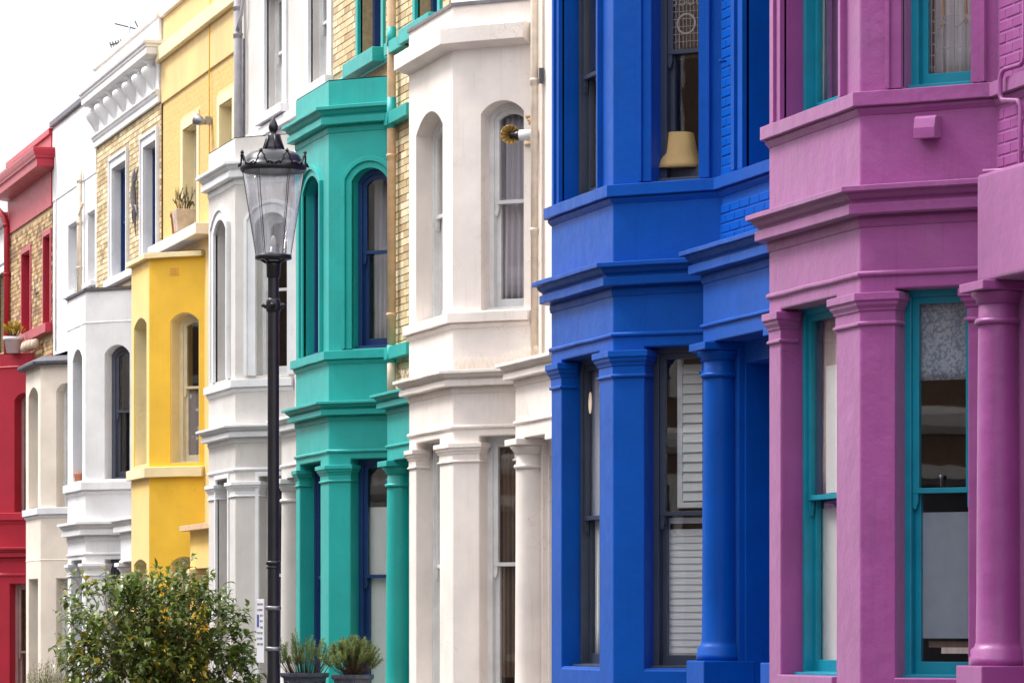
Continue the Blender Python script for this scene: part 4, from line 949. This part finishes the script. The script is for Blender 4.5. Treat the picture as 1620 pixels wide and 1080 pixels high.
# ------------------------------------------------------------------ the red house
H = House('terraced_house', 'crimson house with red-framed upper windows in old brick and a red cornice', -40.54, 1.60, .60, -2.34, 2.53, 8.0, 9); RE = H
f = op(.27, 1.26, -2, .66); c = op(.32, .74, -2, .66); f1 = op(.27, 1.26, 1.86, 3.72, .14); c1 = op(.42, .80, 1.86, 3.74, .12)
H.bay(H.bot, 1.1, f, c, 'red', cap=False); H.bay(1.1, 4.52, f1, c1, 'red', r=.2)
H.sweep('string_course', H.path, prof_band(.78, .84), 'red'); H.sweep('cornice', H.path, prof_cornice(1.04, 1.28, .12), 'red'); H.sweep('window_sill', H.path, prof_sill(1.66, 1.86, .06), 'red')
H.sweep('string_course', H.path, prof_band(4.28, 4.32, .015), 'red'); mb = MB(); mb.add([(x, y, 4.53) for x, y in H.path], [(0,1,2,3)]); H.part('bay_roof', mb, 'red')
for T, o in ((H.F, f), (H.C, c), (H.L, H.mirror(c))): H.window(T, o, 'mauve_wood', zm=-.5)
for T, o in ((H.F, f1), (H.C, c1), (H.L, H.mirror(c1))): H.window(T, o, 'mauve_wood', r=.2, zm=2.70)
tw = [op(-.80, .15, 4.9, 6.3), op(1.62, 2.33, 4.9, 6.36)]
H.shell([-2.2, 1.2, 4.4], 'mortar', [H.bayhole(-2, .85), H.bayhole(1.6, 4.2), dict(u0=1, u1=2, z0=H.bot+.1, zs=.5, rise=0, r=1.3)]+tw, .15)
for o in tw:
    H.window(H.Mn, o, 'mauve_wood', r=.15); H.surround(H.Mn, o, [(0,.09,.025)], 'red')
    O = outline(o['u0']+.003, o['u1']-.003, o['z0']+.003, o['zs']-.003); H.part('reveal_lining', MB().ring(H.Mn, O, inset(O, .01), .002, .148), 'red')
ocol = [lin(206,176,132), lin(190,156,116), lin(220,192,150), lin(170,136,104), lin(200,168,122), lin(150,122,100)]
H.bricks(H.Mn, -2.32, 2.5, 4.4, 6.77, [(-.9,.25,4.7,6.42), (1.52,2.43,4.7,6.46), (-.95,2.5,4.74,4.9)], 'brick_tone', False, .008, cols=ocol)
mb = MB(); mb.box((.6, H.D-.02, H.bot), (.98, H.D+.01, 4.38)); mb.box((2.02, H.D-.02, H.bot), (2.52, H.D+.01, 4.38)); mb.box((.98, H.D-.02, .52), (2.02, H.D+.01, 4.38)); H.part('rendered_wall', mb, 'red')
mb = MB(); mb.box((-.95, H.D-.12, 4.74), (2.48, H.D+.02, 4.89)); H.part('window_sill', mb, 'red', bev=.008)
mb = MB(); mb.box((-2.33, H.D-.03, 6.79), (2.52, H.D+.02, 7.95)); H.part('frieze', mb, 'red', bev=.006)
mb = MB().sweep([(-2.34, H.D-.03), (2.50, H.D-.03), (2.50, H.D+.3)], [(-.02,7.36),(.27,7.40),(.27,7.52),(.30,7.54),(.30,7.56),(.32,7.60),(.34,7.66),(.34,7.70),(-.02,7.74)]); H.part('cornice', mb, 'red', bev=.004)
mb = MB(); mb.box((-2.36, H.D-.07, 7.95), (2.53, H.D+.3, 8.05)); H.part('coping', mb, 'red', bev=.01)
H.door(1, 2, H.bot+.1, .5, 'door_dark')
H.pipe('downpipe', [(-2.95,.38,7.32),(-2.6,.36,7.30),(-2.4,.40,7.24),(-2.24,.50,7.08),(-2.2,.53,6.9),(-2.2,.53,4.6)], .055, 'red', (6.95,6.1,5.0))
mb = MB().tube([(.62,.59,5.75),(.66,.585,5.55),(.75,.585,5.5),(1.1,.59,5.5)], .008, 6); H.part('cable', mb, 'slate')

# ------------------------------------------------------------------ the last house in view
H = House('terraced_house', 'white and brick house at the far left edge of the terrace', -45.5, 1.60, .60, -2.4, 2.58, 7.75, 10)
f1 = op(.27, 1.26, 1.7, 3.6, .14); c1 = op(.34, .78, 1.7, 3.6, .12)
H.bay(H.bot, 4.3, f1, c1, 'white', r=.2); H.sweep('window_sill', H.path, prof_sill(1.5, 1.7, .06), 'trim'); H.sweep('capping', H.path, prof_slab(4.3, 4.36, .06), 'lead')
for T, o in ((H.F, f1), (H.C, c1)): H.window(T, o, 'white_wood', r=.2)
tw = [op(-.9, .1, 4.8, 6.2), op(1.35, 2.2, 4.8, 6.2)]
H.shell([-2.2, 1.2, 4.2], 'mortar', [H.bayhole(1.5, 4.1)]+tw)
for o in tw: H.window(H.Mn, o, 'white_wood', r=.2); H.surround(H.Mn, o, [(0,.16,.03)], 'trim')
H.bricks(H.Mn, -2.38, 2.56, 4.4, 6.3, [(-1.06,.26,4.7,6.36), (1.19,2.36,4.7,6.36)], 'brick_tone', False, .008, cols=ocol)
mb = MB(); mb.box((.62, H.D-.02, H.bot), (2.57, H.D+.01, 4.38)); mb.box((-2.39, H.D-.03, 6.31), (2.57, H.D+.02, 7.7)); H.part('rendered_wall', mb, 'white')
mb = MB().sweep([(-2.4, H.D-.03), (2.58, H.D-.03)], prof_cornice(6.9, 7.2, .25)); H.part('cornice', mb, 'trim')

# ------------------------------------------------------------------ houses on the other side of the street, mirrored in the panes
OY = -15.4
def far_side(x, kind, top):
    g = GZ(x); r = empty('facing_house', (x, OY, g))
    tag(r, ('brick house with white window surrounds across the street', 'pale stucco house across the street')[kind], 'house', 'houses across the street')
    T = Plane((2.55, 0), (-1, 0)); wm = M['opp' if kind else 'opp_brick']
    ops = []
    for z0, z1 in ((1.2,3.3), (4.4,6.4), (7.4,9.2)):
        for u in (.7, 2.3): ops.append(op(u, u+1.0, z0, z1))
    ops[1] = op(3.6, 4.6, .6, 3.2)
    mb = MB(); panel(mb, T, 0, 5.1, -.3, top, ops, .15); mb.add([T(0,-.3,0), T(0,top,0), T(0,top,6), T(0,-.3,6)], [(0,1,2,3)]); mb.add([T(5.1,-.3,0), T(5.1,top,0), T(5.1,top,6), T(5.1,-.3,6)], [(0,1,2,3)])
    mb.add([T(0,top-.3,.1), T(5.1,top-.3,.1), T(5.1,top-.3,6), T(0,top-.3,6)], [(0,1,2,3)]); mb.build('wall', wm, r)
    for o in ops:
        O = outline(o['u0']-.02, o['u1']+.02, o['z0']-.01, o['zs']+.02); w_ = MB().ring(T, O, inset(O, .09), .15, .25).build('window', M['white_wood'], r)
        MB().slab(T, inset(O, .07), .19, .2).build('pane', M['slate'], w_)
        P = outline(o['u0'], o['u1'], o['z0'], o['zs']); MB().ring(T, inset(P, [0,-.14,-.14,-.14]), P, -.04, .02, skip=(0,)).build('architrave', M['opp'], r)
    MB().sweep([(2.55,0), (-2.55,0)], prof_cornice(top-1.0, top-.6, .3)).build('cornice', M['opp'], r); MB().sweep([(2.55,0), (-2.55,0)], prof_band(3.7, 4.0, .08)).build('string_course', M['opp'], r)
    return r
protos = [far_side(-2.0, 0, 12.4), far_side(3.1, 1, 11.8)]
def copy_tree(o, parent=None):
    c_ = o.copy(); COL.objects.link(c_); c_.parent = parent
    for ch in list(o.children): copy_tree(ch, c_)
    return c_
for k in range(24):
    x = -2.0-5.1*(k+1)
    if k > 20: x = 8.2+5.1*(k-21)
    n_ = copy_tree(protos[(k*7+k//3) % 2]); n_.location = (x, OY, GZ(x))

# ------------------------------------------------------------------ street lamp
LX, LY = -3.01, -3.30
lp = empty('street_lamp', (LX, LY, GZ(LX))); tag(lp, 'black Victorian street lamp with tapered round glass lantern in front of the grey house', 'street lamp')
K = 27/6000                                            # metres per picture unit at the lamp
zl = lambda py: CAMZ+(985-py)*K
B = lambda mb, name, mat, parent=lp, **k: mb.build(name, M[mat], parent, **k)
post = B(MB().lathe([(.16,0),(.16,.10),(.13,.14),(.13,.7),(.105,.78),(.075,.85),(.058,1.0),(.044,1.25),(.042,zl(900)),(.041,zl(500)),(.039,zl(430)),(.039,zl(418))], 24), 'post', 'black_iron')
for py, r_, h_ in ((890,.053,.016), (897,.049,.01)): B(MB().lathe([(.04,zl(py)-h_),(r_,zl(py)-h_*.8),(r_,zl(py)+h_*.6),(.04,zl(py)+h_)], 20), 'collar', 'black_iron', post)
mb = MB().lathe([(.042,zl(494)),(.05,zl(492)),(.054,zl(486)),(.052,zl(478)),(.047,zl(474)),(.042,zl(472))], 20)
rt_ = Vector((math.sin(R(15.79)), math.cos(R(15.79)), 0)); bk = Vector((math.cos(R(15.79)), -math.sin(R(15.79)), 0))
for d in (rt_, -rt_, bk, -bk): mb.tube([d*.04+Vector((0,0,zl(484))), d*.066+Vector((0,0,zl(484)))], [.022,.017], 10); mb.lathe([(0,-.016),(.015,-.01),(.018,0),(.015,.01),(0,.016)], 10, tuple(d*.07+Vector((0,0,zl(483)))))
B(mb, 'ladder_boss', 'black_iron', post)
B(MB().lathe([(.039,zl(440)),(.048,zl(438)),(.05,zl(420)),(.056,zl(414)),(.03,zl(413))], 20), 'socket', 'black_iron', post)
lan = B(MB().lathe([(.118,zl(411)),(.131,zl(410)),(.131,zl(404)),(.122,zl(403)),(.118,zl(403))], 32), 'lantern_ring', 'black_iron')
mb = MB()
for k in range(4):
    a = math.pi/4+k*math.pi/2; mb.tube([(.03*math.cos(a),.03*math.sin(a),zl(417)), (.07*math.cos(a),.07*math.sin(a),zl(414)), (.12*math.cos(a),.12*math.sin(a),zl(408))], .009, 8)
B(mb, 'lantern_bracket', 'black_iron', lan)
g0, g1 = zl(404), zl(268)
B(MB().lathe([(.112,g0),(.124,g0),(.222,g1),(.2185,g1),(.1205,g0+.004),(.112,g0+.004)], 48), 'lantern_glass', 'lamp_glass', lan)
mb = MB()
for k in range(6):
    a = .35+k*math.pi/3; mb.tube([(.124*math.cos(a),.124*math.sin(a),g0), (.2225*math.cos(a),.2225*math.sin(a),g1)], .0032, 6)
B(mb, 'glazing_bar', 'black_iron', lan)
B(MB().lathe([(.05,g0+.002),(.05,g0+.02),(.03,g0+.03),(.03,g0+.06),(.012,g0+.065),(0,g0+.065)], 16), 'lamp_holder', 'steel', lan)
B(MB().lathe([(.0,zl(372)),(.012,zl(374)),(.02,zl(380)),(.02,zl(388)),(.014,zl(392)),(0,zl(392))], 18), 'bulb', 'shade_w', lan)
roof = B(MB().lathe([(.0,zl(272)),(.20,zl(271)),(.228,zl(272)),(.238,zl(269)),(.238,zl(263)),(.225,zl(261)),(.213,zl(256)),(.196,zl(248)),(.165,zl(242)),(.12,zl(239)),(.075,zl(237)),(.07,zl(235)),(.0,zl(235))], 40), 'lantern_roof', 'black_iron')
mb = MB()
for k in range(8):
    a = .2+k*math.pi/4; ca, sa = math.cos(a), math.sin(a)
    P = lambda t, z: ((.232+.10*(z-zl(263)))*ca-t*sa, (.232+.10*(z-zl(263)))*sa+t*ca, z)
    for t0 in (-1, 1): mb.tube([P(t0*.045, zl(264)), P(t0*.038, zl(259)), P(t0*.024, zl(256)), P(t0*.026, zl(252)), P(t0*.012, zl(248)), P(0, zl(244))], .006, 6)
    mb.lathe([(0,-.014),(.012,-.008),(.014,0),(.008,.012),(0,.02)], 8, P(0, zl(244)))
    mb.tube([P(.09, zl(264)), P(.06, zl(260)), P(.05, zl(263))], .007, 5); mb.tube([P(-.09, zl(264)), P(-.06, zl(260)), P(-.05, zl(263))], .007, 5)
B(mb, 'cresting', 'black_iron', roof)
B(MB().lathe([(.07,zl(238)),(.075,zl(236)),(.062,zl(231)),(.052,zl(222)),(.046,zl(215)),(.036,zl(212)),(.022,zl(211)),(.02,zl(209)),(.03,zl(207)),(.034,zl(203)),(.034,zl(200)),(.028,zl(196)),(.016,zl(190)),(.006,zl(186)),(0,zl(184))], 24), 'finial', 'black_iron', roof)
mb = MB()
for k in range(6): a = k*math.pi/3; mb.tube([(.078*math.cos(a),.078*math.sin(a),zl(237)), (.06*math.cos(a),.06*math.sin(a),zl(226)), (.045*math.cos(a),.045*math.sin(a),zl(214))], .008, 6)
B(mb, 'finial_rib', 'black_iron', roof)
# parking plate clamped to the post, facing the road
sg = empty('parking_sign', (LX-.16, LY-.05, zl(1048))); tag(sg, 'white parking plate with a blue panel clamped to the lamp post', 'sign')
hS = .455; wS = .25; x0 = -.15
B(MB().box((x0, -.006, 0), (x0+wS, 0, hS)), 'plate', 'sign', sg, bev=.002)
B(MB().box((x0+.02, -.0085, hS-.20), (x0+.085, -.0055, hS-.11)), 'blue_panel', 'sign_blue', sg)
mb = MB(); rg = random.Random(2)
for row, (z, n) in enumerate(((.035,1),(.075,2),(.115,2),(.155,2),(.20,3),(.24,3),(.28,2),(.32,3))):
    xx = x0+(.125 if .1 < z < .21 else .03)
    while xx < x0+wS-.04:
        L_ = rg.uniform(.006,.014); mb.box((xx, -.0082, hS-z-.009), (min(xx+L_, x0+wS-.02), -.0058, hS-z+.006)); xx += L_+rg.choice((.006,.006,.02))
B(mb, 'lettering', 'sign_ink', sg)
for z in (.10, .39):
    mb = MB().tube([(x0+wS-.06, .004, z), (x0+wS+.07, .02, z)], .008, 8); mb.lathe([(.05,-.015),(.056,-.01),(.056,.01),(.05,.015)], 18, (.16, .05, z)); B(mb, 'clamp', 'steel', sg)

# ------------------------------------------------------------------ garden walls and planting
def leaf_mesh(mb, p, d, up, L, wd, col, curl=.25):
    d = d.normalized(); s_ = d.cross(up)
    if s_.length < 1e-4: s_ = d.orthogonal()
    s_.normalize(); n_ = s_.cross(d)
    pts = []
    for t, w_, h_ in ((0,0,0), (.3,.8,.06), (.62,.9,.05), (1,0,-curl)):
        c_ = p+d*(L*t)+n_*(L*h_)
        if w_ == 0: pts.append([c_])
        else: pts.append([c_-s_*(wd*w_)-n_*(-wd*.25), c_, c_+s_*(wd*w_)+n_*(wd*.25)])
    vs = [pts[0][0]]+pts[1]+pts[2]+[pts[3][0]]
    mb.add(vs, [(0,2,1),(0,3,2),(1,2,5,4),(2,3,6,5),(4,5,7),(5,6,7)], col, True)
def needles(mb, p, d, L, col, n, rg, ln=.03, wd=.0042):
    """a rosemary-like sprig: narrow leaves all round a shoot"""
    d = d.normalized(); a = d.orthogonal().normalized(); b_ = d.cross(a)
    for i in range(n):
        t = (i+rg.random())/n; ang = i*2.4+rg.random(); q = p+d*(L*t); e = (a*math.cos(ang)+b_*math.sin(ang))*.85+d*.75; e.normalize(); s_ = e.cross(d)
        if s_.length < 1e-4: continue
        s_.normalize(); l2 = ln*(1-.35*t)*(.7+.5*rg.random()); v = .75+.5*rg.random()
        cc = (col[0]*v, col[1]*v, col[2]*v*.9, 1)
        mb.add([q-s_*wd, q+s_*wd, q+e*l2+s_*wd*.5, q+e*l2-s_*wd*.5], [(0,1,2,3)], cc)
def glossy_bush():
    bx_, by_ = -16.1, -1.72; g = GZ(bx_); rg = random.Random(11)
    r = empty('camellia_bush', (bx_, by_, g)); tag(r, 'large glossy-leaved green bush with yellowing leaves in front of the yellow house', 'bush')
    stems = MB(); leaves = MB(); tips = []
    lobes = [(Vector((-.62,0,2.0)),.50), (Vector((.18,0,2.06)),.55), (Vector((-.25,-.1,1.75)),.72), (Vector((.45,.1,1.72)),.62), (Vector((-.66,.1,1.5)),.5), (Vector((.66,-.1,1.35)),.48), (Vector((0,0,1.25)),.85), (Vector((-.5,0,1.05)),.6), (Vector((.55,0,.95)),.6)]
    ax = rt_                                              # bush is widest across the street view
    def loc(v): return ax*(v.x*.76+.02)+bk*v.y*-1+Vector((0,0,v.z))
    for k in range(34):
        c_, rr = rg.choice(lobes); t_ = loc(c_)+Vector((rg.gauss(0,.3),rg.gauss(0,.3),rg.gauss(.1,.22)))*rr*1.4
        b0 = Vector((rg.uniform(-.1,.1), rg.uniform(-.1,.1), 0)); m1 = b0.lerp(t_, .4)+Vector((0,0,.15)); m2 = b0.lerp(t_, .75)+Vector((rg.uniform(-.06,.06),rg.uniform(-.06,.06),.06))
        stems.tube([b0, m1, m2, t_], [.018,.013,.008,.003], 6); tips.append(t_)
    greens = [(.13,.19,.035), (.09,.145,.03), (.19,.25,.05), (.28,.34,.10), (.15,.21,.04)]
    yell = [(.46,.34,.04), (.34,.30,.05), (.26,.28,.05)]
    big = []
    for k in range(1000):
        c_, rr = lobes[rg.randrange(len(lobes))]
        v = Vector((rg.gauss(0,1), rg.gauss(0,1), rg.gauss(0,1))).normalized()*rr*(.55+.48*rg.random()**.6)*Vector((1,1,1)).x
        base = loc(c_)+v
        if base.z < .75: continue
        if base.z > 2.32: base.z -= rg.random()*.2
        out_ = (v.normalized()+Vector((rg.uniform(-.5,.5),rg.uniform(-.5,.5),rg.uniform(.1,.9)))).normalized()
        L = rg.uniform(.12,.26); stems.tube([base-out_*.10, base, base+out_*L], [.004,.003,.0015], 4)
        low = base.z < 1.9
        if rg.random() < .06 and base.z > 1.7: L *= 2.0
        for i in range(rg.randint(6,10)):
            t = (i+.5)/8; q = base+out_*(L*min(1, t)); side_ = Vector((rg.gauss(0,1), rg.gauss(0,1), rg.gauss(-.1,.6))).normalized()
            d = (out_*.5+side_*.9+Vector((0,0,-.12))).normalized()
            col = rg.choice(yell) if rg.random() < (.26 if low else .08) else rg.choice(greens)
            vv_ = rg.uniform(.8,1.35); col = tuple(x*vv_ for x in col)+(1,)
            spec_ = (q, d, (Vector((0,0,1))+side_*.4).normalized(), rg.uniform(.08,.14), rg.uniform(.021,.034), col, rg.uniform(.05,.35))
            if q.dot(bk) > .35 and q.z > .9 and len(big) < 280 and rg.random() < .5: big.append(spec_)
            else: leaf_mesh(leaves, *spec_)
    stems.build('stem', M['stalk'], r)
    tag(leaves.build('foliage', M['foliage'], r, weld=False), kind='stuff')
    for sp in big:                                        # the leaves nearest the camera, one by one
        m_ = MB(); leaf_mesh(m_, Vector((0,0,0)), *sp[1:]); o = m_.build('leaf', M['foliage'], r, weld=False); o.location = sp[0]
glossy_bush()

def garden_wall(x0, x1, y, top, label):
    g = GZ((x0+x1)/2); mb = MB(); mb.box((x0, y-.11, g-.2), (x1, y+.11, top-.06)); r = mb.build('garden_wall', M['concrete'], bev=.01); tag(r, label, 'wall')
    MB().box((x0-.02, y-.14, top-.06), (x1+.02, y+.14, top)).build('coping', M['kerb'], r, bev=.01)
garden_wall(-15.6, -12.1, -.55, .70, 'low rendered front wall below the teal bay carrying two planters')
def planter(x, y, z0, z1, r_, label):
    r = empty('planter', (x, y, z0)); tag(r, label, 'planter', 'lead planters before the teal house'); h_ = z1-z0; n = 8
    mb = MB().lathe([(r_*.8,0),(r_*.82,.03),(r_*.78,.04),(r_*.93,h_-.05),(r_*1.02,h_-.045),(r_*1.05,h_-.03),(r_*1.05,h_),(r_*.95,h_),(r_*.93,h_-.04),(0,h_-.04)], n, smooth=False, a0=math.pi/8+.27); mb.build('pot', M['leadpot'], r, bev=.004)
    mb = MB()
    for k in range(n):
        a = .27+math.pi/4*k; rr0 = r_*.79*math.cos(math.pi/8); rr1 = r_*.925*math.cos(math.pi/8); wv = r_*.25
        def Q(t, f_): rr_ = rr0+(rr1-rr0)*f_+.004; return (rr_*math.cos(a)-t*math.sin(a), rr_*math.sin(a)+t*math.cos(a), .04+(h_-.09)*f_)
        pts = [Q(-wv*.9,.15), Q(-wv,.6), Q(-wv*.5,.88), Q(wv*.5,.88), Q(wv,.6), Q(wv*.9,.15), Q(-wv*.9,.15)]
        mb.tube(pts, .007, 5)
    mb.build('raised_panel', M['leadpot'], r)
    MB().lathe([(r_*.94,h_-.035),(r_*.5,h_-.02),(0,h_-.015)], 12).build('soil', M['soil'], r)
    return r
def rosemary(x, y, z, spread, hgt, label, seed, col, shape, n=150, name='rosemary_plant', ln=.042):
    rg = random.Random(seed); r = empty(name, (x, y, z)); tag(r, label, 'plant'); st = MB(); lv = MB()
    for k in range(n):
        a = rg.uniform(0, 2*math.pi); q = rg.random()**.5
        if shape == 'upright': e = Vector((math.cos(a)*q*spread, math.sin(a)*q*spread, hgt*(.35+.7*rg.random())*(1-.2*q)))
        else: e = Vector((math.cos(a)*q*spread, math.sin(a)*q*spread, hgt*(.35+.65*math.sqrt(max(0,1-q*q))*(.6+.4*rg.random()))))
        b0 = Vector((rg.uniform(-.04,.04), rg.uniform(-.04,.04), 0)) if shape != 'upright' else Vector((e.x*.55, e.y*.55, 0)); m_ = b0.lerp(e, .5)+Vector((e.x*.12, e.y*.12, -.02 if shape != 'upright' else .03))
        st.tube([b0, m_, e], [.005,.003,.0012], 4)
        v = rg.uniform(.7,1.3); cc = (col[0]*v, col[1]*v, col[2]*v)
        f0 = .30 if shape == 'upright' else .55
        p_ = m_.lerp(e, max(0, f0-.3)); needles(lv, p_, e-p_+Vector((rg.uniform(-.05,.05), rg.uniform(-.05,.05), .02)), (e-p_).length+.03, cc, 40, rg, ln)
    st.build('stem', M['stalk'], r); tag(lv.build('foliage', M['needles'], r, weld=False), kind='stuff')
    return r
planter(-13.92, -.62, .70, 1.10, .235, 'dark lead planter with upright rosemary, nearer the lamp post')
planter(-12.55, -.45, .70, 1.10, .20, 'dark lead planter with rounded shrub, nearer the cream house')
rosemary(-13.92, -.62, 1.07, .34, .47, 'upright spiky rosemary in the planter beside the lamp post', 4, (.17,.23,.085), 'upright', 62)
rosemary(-12.55, -.45, 1.07, .29, .40, 'rounded bushy shrub in the planter before the teal pier', 5, (.19,.24,.08), 'round', 150)
rosemary(-19.4, -2.38, GZ(-19.4), .46, 1.75, 'pale feathery shrub at the left foot of the glossy bush', 6, (.24,.24,.11), 'round', 300, 'feathery_shrub', .06)
# flower pots on ledges
def flowerpot(x, y, z, r_, h_, mat, label, plant=None, seed=0, tilt=0):
    r = empty('flower_pot', (x, y, z)); tag(r, label, 'flower pot', 'pots on window ledges'); r.rotation_euler = (0, tilt, 0)
    MB().lathe([(r_*.7,0),(r_*.92,h_*.8),(r_*1.05,h_*.8),(r_*1.05,h_),(r_*.9,h_),(r_*.85,h_*.85),(0,h_*.85)], 16).build('pot', M[mat], r)
    return r
zc_ = CAMZ
flowerpot(-26.03-.68, .50, zc_+5.18, .085, .33, 'terracotta', 'tall leaning terracotta pot on the yellow house ledge', tilt=-.12)
fp = empty('flower_pot', (-26.03-.20, .50, zc_+5.18)); tag(fp, 'square weathered stone pot on the yellow house ledge', 'flower pot', 'pots on window ledges')
mb = MB(); mb.add([(-.13,-.1,0),(.13,-.1,0),(.13,.1,0),(-.13,.1,0),(-.17,-.13,.3),(.17,-.13,.3),(.17,.13,.3),(-.17,.13,.3)], [(0,3,2,1),(4,5,6,7),(0,1,5,4),(1,2,6,5),(2,3,7,6),(3,0,4,7)]); mb.build('pot', M['stonepot'], fp, bev=.01)
rosemary(-26.03-.20, .50, zc_+5.44, .16, .36, 'straggly dry plant in the stone pot on the yellow ledge', 8, (.16,.14,.10), 'upright', 30, 'pot_plant', .022)
flowerpot(-31.17-1.05, -.02+.1, zc_+2.05, .075, .16, 'terracotta', 'small terracotta pot on the sill of the white bay')
flowerpot(-40.54+.38, .27, zc_+4.53, .17, .27, 'white', 'white round pot on the roof of the red bay')
rosemary(-40.54+.38, .27, zc_+4.78, .18, .30, 'yellow flowering plant in the white pot on the red bay', 9, (.55,.40,.03), 'round', 44, 'pot_plant', .035)
mb = MB(); rg = random.Random(4)
for k in range(7): mb.lathe([(0,0),(.07,.0),(.085,.07),(.06,.15),(0,.17)], 8, (.55+.13*k, .3+.08*rg.random(), 0))
o = mb.build('rubble_pile', M['stonepot'], loc=(-40.54+.15, .1, zc_+4.53)); tag(o, 'small heap of grey stones beside the white pot', 'rubble')
# roof aerial
ae = empty('roof_aerial', (-32.6, .9, zc_+8.2)); tag(ae, 'thin television aerial on the roof of the white house', 'aerial')
MB().tube([(0,0,0), (0,0,.75)], .014, 8).build('mast', M['steel'], ae)
d1 = Vector((.7,-.1,.02)); MB().tube([rt_*-.28+Vector((0,0,.42)), rt_*.24+Vector((0,0,.56))], .014, 6).build('boom', M['slate'], ae)
mb = MB()
for k in range(13):
    p_ = (rt_*-.28+Vector((0,0,.42))).lerp(rt_*.2+Vector((0,0,.55)), k/12); mb.tube([p_-bk*.10+Vector((0,0,-.02)), p_+bk*.10+Vector((0,0,.02))], .010, 5)
mb.tube([rt_*-.22+Vector((0,0,.74)), rt_*.26+Vector((0,0,.62))], .011, 5); mb.tube([rt_*.08+Vector((0,0,.78)), rt_*.22+Vector((0,0,.48))], .011, 5)
mb.build('element', M['slate'], ae)
